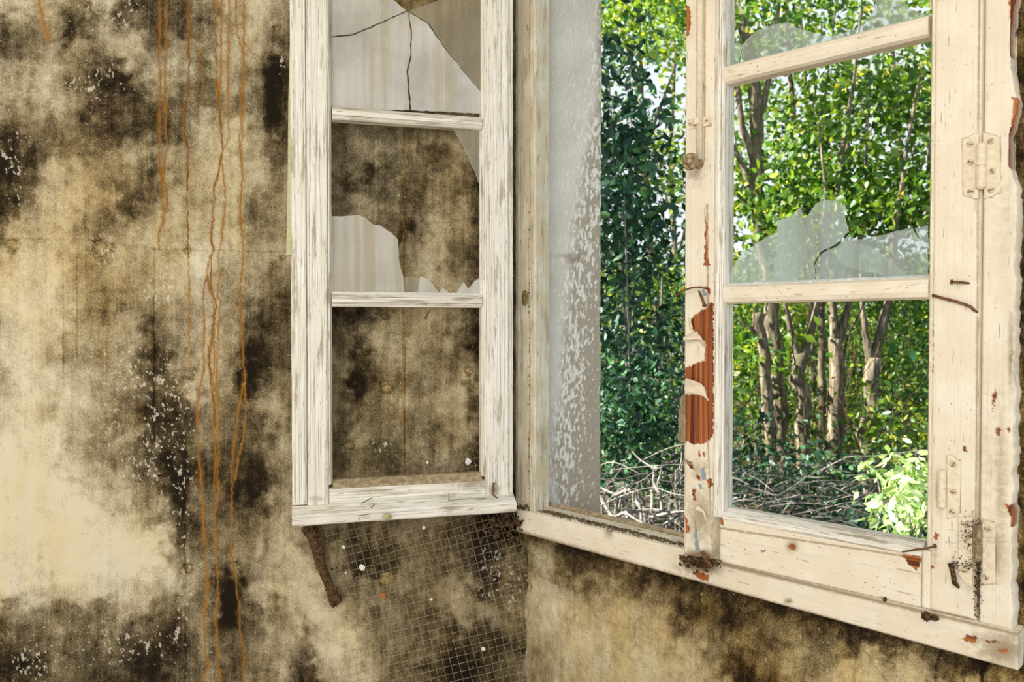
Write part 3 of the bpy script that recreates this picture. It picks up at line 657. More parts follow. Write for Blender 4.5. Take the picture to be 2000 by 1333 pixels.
# exterior sill of clay tiles, sloping outwards
sl = empty('brick_sill', FR.pt(.5, -.18, SILL_IN - .03), 'sloping outer windowsill of worn reddish clay tiles', 'windowsill')
nt = 8; w_ = (U_J - .002 - U_O) / nt
for i in range(nt):
    mb = MB(); u0 = U_O + i * w_ + .002; u1 = u0 + w_ - .004; zi, zo = SILL_IN - .012, SILL_IN - .062; n0, n1 = -.078, -.045 - RD - .02
    dz = random.uniform(-.002, .002)
    vs = [FR.pt(u, n, z + dz) for (n, z) in ((n0, zi), (n1, zo), (n1, zo - .025), (n0, zi - .025)) for u in (u0, u1)]
    mb.add(vs, [(0, 1, 3, 2), (2, 3, 5, 4), (4, 5, 7, 6), (6, 7, 1, 0), (0, 2, 4, 6), (1, 7, 5, 3)])
    mb.build('clay_tile', M['brick'], sl, bevel=.002)

# ================================================================== RIGHT CASEMENT
rs = empty('window_sash', SR.pt(.22, 0, SR.uz(1600, 1150)[1]), 'right casement sash, ajar, cream paint peeling to orange wood', 'window sash')
uA = SR.u(1337); uB = SR.u(1393); uC = SR.u(1411); uD = SR.u(1812); uE = SR.u(1822); uF = SR.u(1912.5)
z_mt = lambda px, py: SR.uz(px, py)[1]
zst = Z_TOP - .055
ZB_L = z_mt(1370, 1092); ZB_R = z_mt(1855, 1202)
PE = [
 ('peel', [(1337, 10), (1347, 13), (1349, 40), (1345, 70), (1337, 70)]), ('peel', [(1376, 420), (1380, 440), (1381, 490), (1386, 520), (1374, 520), (1377, 490)]),
 ('peel', [(1393, 588), (1386, 596), (1372, 606), (1355, 616), (1348, 626), (1354, 645), (1366, 660), (1377, 670), (1378, 705), (1366, 708), (1337, 720), (1337, 743), (1360, 750), (1376, 758), (1384, 782), (1372, 774), (1350, 770), (1337, 772), (1337, 862), (1350, 868), (1370, 868), (1385, 860), (1393, 850)]),
 ('peel', [(1352, 955), (1359, 955), (1358, 980), (1353, 978)]), ('peel', [(1379, 937), (1388, 934), (1391, 950), (1384, 955)]), ('peel', [(1337, 1005), (1343, 1020), (1347, 1040), (1338, 1042)]),
 ('peel', [(1362, 884), (1366, 882), (1367, 892), (1363, 893)]), ('peel', [(1371, 884), (1375, 883), (1376, 893), (1372, 892)]), ('peel', [(1340, 900), (1352, 906), (1357, 920), (1348, 915)]),
 ('peel', [(1359, 928), (1368, 930), (1366, 940), (1360, 937)]), ('blue', [(1369, 913), (1376, 914), (1377, 930), (1379, 937), (1370, 940), (1370, 925)]), ('blue', [(1364, 947), (1370, 945), (1372, 955), (1366, 956)]),
 ('blue', [(1355, 1035), (1360, 1034), (1367, 1080), (1358, 1078)]), ('blue', [(1370, 572), (1374, 566), (1380, 574), (1377, 580)]), ('peel', [(1378, 558), (1386, 562), (1386, 580), (1380, 570)]),
 ('~grime', gl((1345, 235), (1350, 248), 1.5, 1)), ('~grime', gl((1346, 250), (1386, 246), 1.5, 1)), ('~grime', gl((1386, 232), (1389, 246), 1.5, 1)), ('~grime', gl((1377, -10), (1376, 315), 1.6, .9)), ('~grime', gl((1361, -10), (1361, 310), 1.2, .7)), ('~grime', gs(1368, 1010, 30, 60, .75)), ('~grime', gs(1365, 1090, 40, 18, 1.3)), ('~grime', gs(1360, 345, 22, 22, .55)), ('~grime', gl((1381, 400), (1383, 600), 3, .8)), ('~grime', gs(1368, 920, 22, 25, .6)),
 ('~grime', gl((1377, 690), (1391, 1090), 2.0, .8)), ('~grime', gs(1375, 168, 5, 14, .8)), ('~grime', gl((1339, -10), (1338, 1085), 1.6, .5)), ('~grime', gl((1358, 1020), (1362, 1085), 4, .9))]
panel('meeting_stile', SR, uA, uB, ZB_L, zst, 0, -.036, M['cream'], rs, 'z', PE, seed=4, res=.0013, pit=.0012)
mb = MB()          # bead of the meeting stile
bead = lambda a, b: [(a, -.036), (a, -.002)] + [(a + (b - a) * t, -.002 + .0035 * math.sin(math.pi * min(1, t * 1.25)) - .012 * max(0, t - .7)) for t in (.1, .3, .5, .7, .85, 1)] + [(b, -.036)]
profile_beam(mb, SR, bead(uB - .0003, uC), (0, z_mt(1400, 1010)), (0, zst), 'z', 140, .0005, 9); mb.build('stile_bead', M['ivory'], rs)
mb = MB(); profile_beam(mb, SR, bead(uE + .0003, uD), (0, z_mt(1815, 1075)), (0, zst), 'z', 140, .0005, 10); mb.build('stile_bead', M['cream'], rs)
HS = [
 ('peel', [(1817, 605), (1820, 600), (1821, 640), (1822, 730), (1818, 720), (1815, 665)]), ('~grime', gl((1913, -20), (1905, 1205), 2.5, .9)), ('~grime', gs(1895, 1080, 18, 70, 1.0)), ('~grime', gs(1835, 960, 10, 40, .7)),  # long line paints the shaded slit along the jamb
 ('~grime', gs(1825, 1080, 8, 30, .6)), ('peel', [(1823, 1048), (1828, 1040), (1834, 1048), (1830, 1058), (1825, 1056)]), ('peel', [(1815, 1108), (1822, 1104), (1824, 1110), (1816, 1112)]),
 ('peel', [(1881, 874), (1886, 872), (1888, 884), (1883, 884)]), ('~grime', gl((1800, 1190), (1900, 1212), 5, 1.0)), ('~grime', gl((1860, 1020), (1862, 1150), 1.5, .6)), ('~grime', gs(1890, 1110, 30, 20, .8))]
def outl(pl, w=1.3, k=1.0): return [('~grime', gl(a, b, w, k)) for a, b in zip(pl, pl[1:] + pl[:1])]
H1 = [(1880, 272), (1894, 268), (1904, 261), (1912, 260), (1912, 388), (1904, 389), (1893, 383), (1882, 383)]
H2 = [(1920, 259), (1930, 261), (1950, 267), (1953, 290), (1954, 376), (1946, 379), (1936, 385), (1923, 389)]
H3 = [(1850, 890), (1862, 891), (1870, 898), (1877, 900), (1875, 1002), (1868, 1008), (1850, 1014)]
H4 = [(1872, 1012), (1900, 1010), (1900, 1150), (1886, 1140), (1872, 1122)]
H5 = [(1919, 1015), (1944, 1022), (1945, 1140), (1919, 1142)]
HS += outl(H1, 1.5) + outl(H3) + outl(H4, 1.2, .7) + [('~grime', gl((1834, 925), (1832, 990), 2, 1))]  # last line paints shading along the knuckle's edge
panel('stile_foot', SR, uE + .0002, SR.u(1799.5, 1130), ZB_R + .001, z_mt(1806, 1076), -.0005, -.036, M['cream'], rs, 'z', [('~grime', gl((1801, 1085), (1800, 1190), 1.5, .9))], seed=15)
panel('hinge_stile', SR, uF, uE, ZB_R, zst, 0, -.036, M['cream'], rs, 'z', HS, seed=5)
# bottom rail between the stiles
zr0 = z_mt(1600, 1144); zr1 = z_mt(1600, 1052); zr2 = z_mt(1600, 1037)
RB = [('peel', [(1758, 1085), (1798, 1082), (1797, 1105), (1790, 1117), (1780, 1108)]), ('~grime', gl((1405, 1032), (1800, 1092), 2.5, .9)), ('~grime', gs(1547, 1068, 12, 10, 1.1)), ('peel', [(1540, 1066), (1550, 1063), (1556, 1072), (1544, 1076)]),
      ('peel', [(1484, 1075), (1496, 1077), (1490, 1081)]), ('peel', [(1405, 1012), (1415, 1020), (1412, 1026), (1406, 1024)]), ('~grime', gl((1400, 1098), (1800, 1190), 3, .8)), ('~grime', gl((1750, 1112), (1798, 1122), 1.2, .9))]  # line on the lower edge paints its contact shade
panel('bottom_rail', SR, SR.u(1799, 1120), SR.u(1404, 1050), zr0, zr1, -.003, -.034, M['cream'], rs, 'u', RB, seed=6)
mb = MB(); profile_beam(mb, SR, [(0, -.034), (0, -.0035)] + [((zr2 - zr1 + .006) * t, -.0035 + .003 * math.sin(math.pi * t) - .016 * t ** 2) for t in (.15, .35, .6, .85, 1)] + [(zr2 - zr1 + .006, -.034)], (SR.u(1799, 1120), zr1 + .0002), (SR.u(1410, 1010), zr1 + .0002), 'u', 60, .0007, 12)
mb.build('rail_bead', M['ivory'], rs)
# glazing bars
def bar(P, pa, pb, half, parent, mat, seed, prof=None):
    A = P.uz(*pa); B = P.uz(*pb); zc_ = (A[1] + B[1]) / 2
    pr = prof or [(-half, -.030), (-half, -.010), (-half * .8, -.004), (-half * .35, -.001), (half * .35, -.001), (half * .8, -.004), (half, -.010), (half, -.030)]
    mb = MB(); profile_beam(mb, P, pr, (A[0], zc_), (B[0], zc_), 'u', 50, .0006, seed); return mb.build('glazing_bar', mat, parent), zc_
hb = .0148
_, zb1 = bar(SR, (1411, 576), (1812, 563), hb, rs, M['cream'], 13)
_, zb2 = bar(SR, (1411, 142), (1812, 51), hb, rs, M['cream'], 14)
zb3 = zb2 + (zb2 - zb1)
bar_n = [(c_ / 1., n_) for c_, n_ in []]
def bar_z(P, ua, ub, zc_, half, parent, mat, seed):
    pr = [(-half, -.030), (-half, -.010), (-half * .8, -.004), (-half * .35, -.001), (half * .35, -.001), (half * .8, -.004), (half, -.010), (half, -.030)]
    mb = MB(); profile_beam(mb, P, pr, (ua, zc_), (ub, zc_), 'u', 50, .0006, seed); return mb.build('glazing_bar', mat, parent)
bar_z(SR, uD, uC, zst - .03, .03, rs, M['cream'], 16)

def shard(P, poly, n, mat, parent, th=.0024, name='glass_shard', clipz=None, label=None):
    pz = [(P.uz(x, y, n)) for x, y in poly]
    if clipz is not None: pz = [(u, max(z, clipz)) for u, z in pz]
    # slightly ragged broken edge
    q = []
    for i, (u, z) in enumerate(pz):
        q.append((u, z)); u2, z2 = pz[(i + 1) % len(pz)]; L = math.hypot(u2 - u, z2 - z)
        k = int(L / .008)
        if abs(z2 - z) > 1e-4 and k > 0:
            for j in range(1, k + 1):
                t = j / (k + 1); q.append((u + (u2 - u) * t + random.gauss(0, .0005), z + (z2 - z) * t + random.gauss(0, .0005)))
    k = len(q); mb = MB(); vs = [P.pt(u, n, z) for u, z in q] + [P.pt(u, n - th, z) for u, z in q]
    mb.add(vs, [tuple(range(k)), tuple(range(2 * k - 1, k - 1, -1))] + [(i, i + k, (i + 1) % k + k, (i + 1) % k) for i in range(k)])
    me_o = npmesh(name, np.array(mb.v), mb.f, [mat, M['edge']], parent, None, fmat=[0, 0] + [1] * k)
    if label: me_o['label'] = label
    return me_o
gz = -.020
zc1 = zb1 + .004; zc2 = zb2 + .004
shard(SR, [(1416, 560), (1430, 525), (1447, 495), (1462, 486), (1490, 468), (1518, 452), (1518, 430), (1530, 428), (1548, 420), (1563, 405), (1567, 428), (1580, 418), (1593, 398), (1610, 391), (1632, 392), (1650, 402), (1649, 425), (1657, 453), (1630, 478), (1602, 492), (1589, 512), (1590, 556)], gz, M['clearg'], rs, clipz=zb1 + .006)
shard(SR, [(1593, 556), (1593, 514), (1606, 495), (1634, 482), (1658, 458), (1662, 464), (1674, 468), (1720, 460), (1780, 445), (1790, 462), (1812, 510), (1812, 560)], gz, M['clear2'], rs, clipz=zb1 + .006)
shard(SR, [(1519, 450), (1519, 432), (1563, 424), (1572, 450), (1575, 500), (1566, 530), (1552, 556), (1505, 556), (1516, 500)], gz - .006, M['clearg'], rs, clipz=zb1 + .006)
shard(SR, [(1632, 496), (1642, 480), (1660, 470), (1700, 482), (1740, 510), (1780, 548), (1730, 540), (1650, 520)], gz - .006, M['clearg'], rs)
shard(SR, [(1788, 446), (1812, 440), (1812, 505), (1800, 480)], gz - .004, M['clear2'], rs)
shard(SR, [(1416, 140), (1418, 90), (1423, 76), (1434, 84), (1452, 86), (1446, 100), (1440, 130)], gz, M['clear2'], rs, clipz=zb2 + .006)
shard(SR, [(1442, 136), (1450, 98), (1456, 80), (1480, 58), (1510, 48), (1535, 43), (1575, 60), (1605, 68), (1625, 72), (1660, 60), (1690, 45), (1708, 20), (1716, -40), (1730, -60), (1752, -10), (1780, 18), (1812, 30), (1812, 60), (1640, 110)], gz, M['clear2'], rs, clipz=zb2 + .006)
# putty line under the glass
for zc_, e in ((zb1, 15), (zb2, 16)):
    mb = MB(); profile_beam(mb, SR, [(0, gz + .002), (.006, gz - .001), (.006, gz - .006), (0, gz - .009)], (uD - .0005, zc_ + .0135), (uC + .0005, zc_ + .0135), 'u', 60, .001, e); mb.build('putty', M['putty'], rs)

# --- bolt rod, guide and knob on the meeting stile
mb = MB(); r0 = on(SR, 1366, 312, .006); r1 = Vector((r0.x, r0.y, zst - .02)); tube(mb, [r0, (r0 + r1) / 2, r1], .0052, 12)
ro = mb.build('bolt_rod', M['hard'], rs, smooth=True)
def bracket(px, py):
    u, z = SR.uz(px, py); mb = MB(); w = .0205; h = .0085; pl = []
    for a in range(-60, 61, 20): pl.append((u + w - .006 + .007 * math.cos(math.radians(a)), z + h * math.sin(math.radians(a)) * 1.1))
    pl.append((u + .006, z + h)); pl.append((u - .006, z + h))
    for a in range(120, 241, 20): pl.append((u - w + .006 + .007 * math.cos(math.radians(a)), z + h * math.sin(math.radians(a)) * 1.1))
    pl.append((u - .006, z - h)); pl.append((u + .006, z - h))
    extrude(mb, SR, pl, .0005, .0025)
    b = mb.build('bolt_guide', M['hard'], rs, bevel=.0005)
    mb = MB(); pts = [SR.pt(u + .0085 * math.cos(t), .002 + .0115 * math.sin(t), z) for t in np.linspace(0, math.pi, 9)]
    k = len(pts); vs = [p + Vector((0, 0, s * .005)) for p in pts for s in (-1, 1)] + [p + SR.n * .0015 + Vector((0, 0, s * .005)) for p in pts for s in (-1, 1)]
    fs = [(2 * i, 2 * i + 1, 2 * i + 3, 2 * i + 2) for i in range(k - 1)] + [(2 * k + 2 * i, 2 * k + 2 * i + 2, 2 * k + 2 * i + 3, 2 * k + 2 * i + 1) for i in range(k - 1)]
    fs += [(2 * i, 2 * i + 2, 2 * k + 2 * i + 2, 2 * k + 2 * i) for i in range(k - 1)] + [(2 * i + 1, 2 * k + 2 * i + 1, 2 * k + 2 * i + 3, 2 * i + 3) for i in range(k - 1)]
    mb.add(vs, fs); mb.build('strap', M['hard'], b)
    for s in (-1, 1): screw(SR.pt(u + s * .0155, .0025, z), SR.n, b, .0038, M['hard'])
def screw(c, ax, parent, r=.0045, mat=None, ang=None):
    mat = M['screw']
    mb = MB(); ax = Vector(ax); lathe(mb, c, ax, [(0, r), (.0008, r * .98), (.0013, r * .7)], 16)
    o = mb.build('screw', mat or M['hard'], parent, smooth=False)
    a = ax.cross(Vector((0, 0, 1))).normalized(); b = Vector((0, 0, 1)); t = ang if ang is not None else random.uniform(0, 3.14)
    d = a * math.cos(t) + b * math.sin(t); e = a * -math.sin(t) + b * math.cos(t); mb = MB(); c = Vector(c) + ax * .00135
    vs = [c + d * (sx * r * .8) + e * (sy * .0005) + ax * h for h in (0, .0002) for sx, sy in ((-1, -1), (1, -1), (1, 1), (-1, 1))]
    mb.add(vs, [(4, 5, 6, 7), (0, 3, 2, 1), (0, 1, 5, 4), (1, 2, 6, 5), (2, 3, 7, 6), (3, 0, 4, 7)]); mb2 = mb
    mb2.build('screw_slot', M['rusty'], o)
bracket(1366, 240)
kc = on(SR, 1366, 321, 0); mb = MB()
lathe(mb, kc, SR.n, [(0, .0085), (.003, .0085), (.005, .006), (.010, .005), (.018, .005), (.022, .0085), (.024, .0125), (.028, .0142), (.032, .0135), (.0335, .0105), (.0325, .0085), (.034, .006), (.036, .0045), (.037, .001)], 28)
tag(mb.build('knob', M['brass'], rs, smooth=True), 'round tarnished brass knob')

# --- paint flaps curling off the stile
def flap(P, outline, parent, mat, curl, label=None, name='paint_flap', th=.0007, n0=.001):
    """outline px polygon triangulated on a grid, lifted by curl(px,py)->n"""
    xs = [p[0] for p in outline]; ys = [p[1] for p in outline]; st_ = 1.6
    gx = np.arange(min(xs), max(xs) + st_, st_); gy = np.arange(min(ys), max(ys) + st_, st_)
    GX, GY = np.meshgrid(gx, gy); ins = inpoly(GX + (fbm(GX / 6, GY / 6, 2, 5) - .5) * 3, GY, outline); idx = -np.ones(GX.shape, int); vs = []
    for j in range(len(gy)):
        for i in range(len(gx)):
            if ins[j, i]:
                idx[j, i] = len(vs); n = n0 + curl(GX[j, i], GY[j, i]); u, z = P.uz(GX[j, i], GY[j, i], n); vs.append(P.pt(u, n, z))
    fs = []
    for j in range(len(gy) - 1):
        for i in range(len(gx) - 1):
            q = [idx[j, i], idx[j + 1, i], idx[j + 1, i + 1], idx[j, i + 1]]
            if min(q) >= 0: fs.append(tuple(q))
    mb = MB(); mb.add(vs, fs); o = mb.build(name, mat, parent, smooth=True)
    s = o.modifiers.new('solid', 'SOLIDIFY'); s.thickness = th; s.offset = 0
    if label: o['label'] = label
    return o
flap(SR, [(1333, 660), (1340, 655), (1352, 650), (1360, 645), (1368, 655), (1376, 668), (1378, 684), (1370, 672), (1362, 664), (1345, 668), (1334, 667)], rs, M['flapw'], lambda x, y: .014 * max(0, 1 - abs(y - 662) / 16) + max(0, (1352 - x)) * .0005)
flap(SR, [(1337, 738), (1352, 742), (1368, 748), (1378, 760), (1384, 785), (1372, 774), (1350, 769), (1337, 771)], rs, M['flapw'], lambda x, y: .004 + max(0, 755 - y) * .0005)
flap(SR, [(1329, 775), (1334, 771), (1340, 771), (1340, 866), (1331, 866), (1323, 860), (1325, 838), (1324, 820)], rs, M['flapb'], lambda x, y: .004 + max(0, 1338 - x) * .0009, 'brown underside of a curled flap')
flap(SR, [(1333, 893), (1340, 898), (1352, 905), (1356, 915), (1345, 908), (1335, 902)], rs, M['flapb'], lambda x, y: .003 + max(0, 1345 - x) * .0008, 'small brown curled flap')
flap(SR, [(1352, 620), (1349, 628), (1356, 648), (1366, 662), (1360, 660), (1346, 640), (1343, 622)], rs, M['flapw'], lambda x, y: .003 + max(0, x - 1346) * .0003)
flap(SR, [(1366, 1078), (1374, 1075), (1384, 1090), (1390, 1100), (1398, 1118), (1388, 1110), (1376, 1100)], rs, M['rusty'], lambda x, y: .004 + (y - 1078) * .0003, 'dark brown splinter at the foot of the stile', 'splinter')
flap(SR, [(1356, 990), (1368, 990), (1378, 1000), (1382, 1020), (1376, 1016), (1370, 1002), (1358, 998)], rs, M['flapw'], lambda x, y: .003 + max(0, y - 1000) * .0003)
# --- nails
def nail(pts, parent, r=.0017, label=None, head=True, mat=None, name='nail'):
    mb = MB(); tube(mb, pts, [r] * (len(pts) - 1) + [r * .6], 8, .12)
    if head: a = (Vector(pts[0]) - Vector(pts[1])).normalized(); lathe(mb, pts[0], a, [(-.0005, r * 1.9), (.0012, r * 1.7)], 10)
    o = mb.build(name, mat or M['rusty'], parent, smooth=True)
    if label: o['label'] = label
nail([on(SR, 1321, 577, .022), on(SR, 1335, 568, .020), on(SR, 1352, 562, .016), on(SR, 1370, 561, .010), on(SR, 1385, 566, -.004)], rs, .0016, 'long bent rusty nail')
nail([on(SR, 1376, 597, .010), on(SR, 1370, 580, .007), on(SR, 1364, 566, -.003)], rs, .0022, 'stubby rusty nail')
nail([on(SR, 1859, 551, .006), on(SR, 1878, 552, .007), on(SR, 1897, 554, -.002)], rs, .0018, 'short nail lying across the stile')
nail([on(SR, 1821, 577, .004), on(SR, 1845, 584, .007), on(SR, 1866, 589, .006), on(SR, 1888, 596, .007), on(SR, 1896, 600, .004), on(SR, 1902, 606, .003), on(SR, 1910, 611, .001)], rs, .0019, 'crusted rusty wire', False)
nail([on(SR, 1826, 1067, .014), on(SR, 1810, 1072, .010), on(SR, 1790, 1074, .006), on(SR, 1762, 1079, -.001)], rs, .0015, 'bent rusty nail above the bare triangle')
nail([on(SR, 1856, 1101, .006), on(SR, 1861, 1118, .009), on(SR, 1865, 1140, .008), on(SR, 1872, 1148, .002)], rs, .0032, 'thick rusty stub', False, M['nest'])
# --- butt hinges
def hinge_leaf(P, pl, parent, screws, mat, name='hinge_leaf', n=.0016):
    mb = MB(); extrude(mb, P, pxpoly(P, pl), .0003, n); o = mb.build(name, mat, parent, bevel=.0006)
    for x, y in screws: screw(on(P, x, y, n), P.n, o, .0042, mat)
    return o
hinge_leaf(SR, [(1880, 272), (1894, 268), (1904, 261), (1912, 260), (1912, 388), (1904, 389), (1893, 383), (1882, 383)], rs, [(1895, 282), (1896, 317), (1896, 375)], M['hard'])
hinge_leaf(FR, [(1920, 259), (1930, 261), (1950, 267), (1953, 290), (1954, 376), (1946, 379), (1936, 385), (1923, 389)], fr, [(1935, 276), (1938, 335), (1936, 371)], M['hard'])
def knuckle(P, px, y0, y1, parent, r=.0062, mid=None, mat=None):
    a = on(P, px, y1, .0045); b = on(P, px, y0, .0045); b = Vector((a.x, a.y, b.z)); L = (b - a).length; mb = MB(); m = (mid if mid else .5) * L
    lathe(mb, a, (0, 0, 1), [(-.003, r * .3), (-.0015, r * .7), (0, r), (m - .0006, r), (m - .0004, r * .8), (m + .0004, r * .8), (m + .0006, r), (L, r), (L + .0015, r * .8), (L + .003, r * .4)], 20)
    return mb.build('hinge_knuckle', mat or M['hard'], parent, smooth=False)
knuckle(SR, 1916, 283, 366, rs)
hinge_leaf(SR, [(1850, 890), (1862, 891), (1870, 898), (1877, 900), (1875, 1002), (1868, 1008), (1850, 1014)], rs, [(1862, 908), (1862, 962), (1860, 1000)], M['hard'])
knuckle(SR, 1839, 922, 990, rs, .0052, .55)
hinge_leaf(SR, [(1872, 1012), (1900, 1010), (1900, 1150), (1886, 1140), (1872, 1122)], rs, [(1887, 1025), (1885, 1116)], M['hard'])
hinge_leaf(FR, [(1919, 1015), (1944, 1022), (1945, 1140), (1919, 1142)], fr, [(1929, 1034), (1926, 1128)], M['hard'])
knuckle(SR, 1908, 1030, 1095, rs, .0052, .5, M['brass'])

# clump of dirt at the foot of the stile, cobwebby dirt round the lower hinge
mb = MB()
for i in range(420):
    x = random.gauss(1366, 15); y = 1094 + abs(random.gauss(0, 9)) - 4 + (x - 1366) * .12; crumb(mb, on(FR, x, y, random.uniform(.006, .034)), random.uniform(.0012, .0046))
tag(mb.build('dirt_clump', M['nest']), 'clump of dark rotted dirt at the foot of the peeling stile', 'debris')
mb = MB()
for i in range(900):
    y = random.triangular(1010, 1212, 1080); x = 1912 - (y - 1010) * .02 + random.gauss(0, 3.2)
    if random.random() < .3: x = random.gauss(1896, 9); y = random.gauss(1046, 17)
    if random.random() < .12: x = random.uniform(1860, 1900); y = random.gauss(1104, 5)
    crumb(mb, on(SR, x, y, random.uniform(.0005, .006)), random.uniform(.0004, .0017))
tag(mb.build('cobweb_dirt', M['nest']), 'dusty cobweb dirt caught round the lowest hinge', 'cobweb', kind='stuff')
mb = MB()
for i in range(26):
    x0, y0 = random.uniform(1885, 1925), random.uniform(1010, 1110); x1, y1 = x0 + random.gauss(0, 30), y0 + random.gauss(0, 18)
    tube(mb, [on(SR, x0, y0, .004), on(SR, (x0 + x1) / 2, (y0 + y1) / 2 + 3, .010), on(SR, x1, y1, .004)], .00018, 3)
tag(mb.build('cobweb', M['web']), 'fine cobweb threads across the lowest hinge', 'cobweb', kind='stuff')
for (x, y, r, lb) in [(1810, 1205, .006, 'round dusty spider cocoon under the hinge stile'), (1826, 1208, .0045, 'small torn cocoon right of the round one under the hinge stile'), (1728, 1171, .003, 'tiny rusty nail head in the gap under the casement')]:
    mb = MB(); blob(mb, on(FR, x, y, .006), r, 2); tag(mb.build('cocoon' if r > .0035 else 'nail_head', M['nest']), lb, 'cocoon' if r > .0035 else 'nail')

# ================================================================== LEFT CASEMENT
ls = empty('window_sash', SL.pt(.21, 0, SL.uz(790, 1000)[1]), 'left casement sash swung wide open against the mouldy wall', 'window sash')
v0 = SL.u(1003); v1 = SL.u(994); v2 = SL.u(950); v3 = SL.u(943); w0 = SL.u(649); w1 = SL.u(641); w2 = SL.u(599); w3 = SL.u(569)
zLb = SL.uz(600, 990)[1]; zLt = Z_TOP - .055
GR = [('~grime', gl((948, 240), (948, 930), 2, .7)), ('~grime', gl((996, -10), (994, 960), 2, .5)), ('~grime', gl((640, -10), (638, 970), 1.5, .8)), ('~grime', gs(965, 958, 12, 10, .9)), ('~grime', gs(620, 975, 30, 6, .5))]
panel('hinge_stile', SL, v1, v2, SL.uz(970, 972)[1], zLt, 0, -.036, M['ivory'], ls, 'z', GR, seed=7)
mb = MB(); profile_beam(mb, SL, [(v0, -.034), (v0, -.006), (v1 - .0003, -.004), (v1 - .0003, -.034)], (0, SL.uz(998, 965)[1]), (0, zLt), 'z', 120, .0006, 21); mb.build('lapped_edge', M['ivory'], ls)
panel('meeting_stile', SL, w1, w2, zLb, zLt, 0, -.036, M['ivory'], ls, 'z', GR, seed=8)
mb = MB(); profile_beam(mb, SL, [(w2 + .0003, -.040), (w2 + .0003, .002), (w2 + .0015, .004), (w3 - .002, .004), (w3, .001), (w3, -.040)], (0, SL.uz(580, 986)[1]), (0, zLt), 'z', 140, .0006, 22); mb.build('cover_strip', M['ivory'], ls)
for (a, b, e) in ((v2 + .0002, v3, 23), (w1 - .0002, w0, 24)):
    mb = MB(); profile_beam(mb, SL, [(a, -.034), (a, -.002), (a + (b - a) * .4, -.003), (b, -.013), (b, -.034)], (0, SL.uz(800, 940)[1]), (0, zLt), 'z', 120, .0007, e); mb.build('stile_bevel', M['ivory'], ls)
# glazing bars with beads and a groove
def barL(pa, pb, half, e, seed):
    A = SL.uz(*pa); B = SL.uz(*pb); zc_ = (A[1] + B[1]) / 2; h = half
    pr = [(-h, -.030), (-h, -.012), (-h * .95, -.009), (-h * .5, -.004), (-h * .42, -.0065), (-h * .36, -.003), (h * .30, -.0025), (h * .36, -.0055), (h * .42, -.004), (h, -.013), (h, -.030)]
    mb = MB(); profile_beam(mb, SL, pr, (A[0], zc_), (B[0], zc_), 'u', 60, .0006, seed); mb.build('glazing_bar', M['ivory'], ls); return zc_
hL = .0130
zl1 = barL((943, 588), (649, 585), hL + .001, 0, 25); zl2 = barL((943, 236), (649, 221), hL, 0, 26)
print('left bars', zl1, zl2, 'right bars', zb1, zb2)
# bottom rail: bevelled top, face, drip board
zq0 = SL.uz(800, 972)[1]; zq1 = SL.uz(800, 948)[1]; zq2 = SL.uz(800, 934)[1]
panel('bottom_rail', SL, v2 + .0002, w1 - .0002, zq0 - .012, zq1, -.002, -.034, M['ivory'], ls, 'u', [('~grime', gs(930, 945, 60, 14, .7)), ('~grime', gl((645, 950), (945, 938), 3, .6))], seed=9)
mb = MB(); profile_beam(mb, SL, [(0, -.034), (0, -.0025), (.004, -.005), (zq2 - zq1, -.020), (zq2 - zq1, -.034)], (v3 + .0, zq1 + .0002), (w0, zq1 + .0002), 'u', 60, .0012, 28); tag(mb.build('rail_bevel', M['bare'], ls), 'bare brown bevel')
zd = SL.uz(790, 1004, .022)[1]; hd = .030
mb = MB(); profile_beam(mb, SL, [(-.010, -.034), (-.012, .018), (-.009, .024), (.006, .026), (.011, .022), (.016, .012), (.021, .004), (.0225, .0005), (.010, .0002), (.010, -.034)], (v0 + .001, zd), (w3 + .0005, zd), 'u', 90, .0016, 29)
dripo = mb.build('drip_board', M['ivory'], ls)
for (a_, b_, w_) in [((706, 984), (728, 972), .0016), ((700, 1016), (732, 985), .0014), ((700, 1008), (748, 1002), .0012), ((876, 962), (876, 978), .0012), ((876, 978), (950, 974), .001)]:
    mb = MB(); p0 = on(SL, *a_, .0262 if a_[1] > 990 else .012); p1 = on(SL, *b_, .0262 if b_[1] > 990 else .012); tube(mb, [p0, (p0 + p1) / 2 + Vector((.0008, 0, .0006)), p1], w_ * .45, 4, .2)
    tag(mb.build('split', M['nest'], dripo), 'dark split in the board')
# glass of the top pane, cracked in four, and the broken middle pane
g = -.017
tpz = zl2 + .36
shard(SL, [(646, -150), (700, -160), (742, -70), (768, 0), (794, 20), (742, 44), (690, 66), (646, 71)], g, M['dust'], ls)
shard(SL, [(646, 73.5), (690, 69), (742, 47), (796, 23), (802, 60), (801, 110), (794, 140), (800, 215), (646, 215)], g, M['dust'], ls, clipz=zl2 + .008)
shard(SL, [(798, 24), (835, 46), (872, 100), (944, 186), (944, 222), (803, 215), (797, 140), (804, 110), (805, 60)], g, M['dust'], ls, clipz=zl2 + .008)
tag(shard(SL, [(801, 21), (846, 4), (900, -20), (944, -40), (944, 183), (874, 98), (838, 44)], g, M['dust2'], ls, clipz=zl2 + .008), 'darker clear piece of the cracked pane')
shard(SL, [(646, 422), (665, 423), (700, 420), (712, 425), (728, 438), (742, 440), (765, 455), (777, 468), (780, 510), (788, 545), (790, 575), (646, 575)], g, M['shardL'], ls, clipz=zl1 + .008)
shard(SL, [(725, 575), (740, 558), (765, 545), (800, 541), (825, 545), (848, 562), (858, 578)], g - .004, M['dust2'], ls, clipz=zl1 + .008)
shard(SL, [(820, 541), (835, 545), (855, 568), (862, 580), (815, 580)], g, M['shardL'], ls, clipz=zl1 + .008)
shard(SL, [(890, 575), (905, 551), (914, 564), (946, 532), (946, 580), (890, 580)], g, M['dust'], ls, clipz=zl1 + .008)
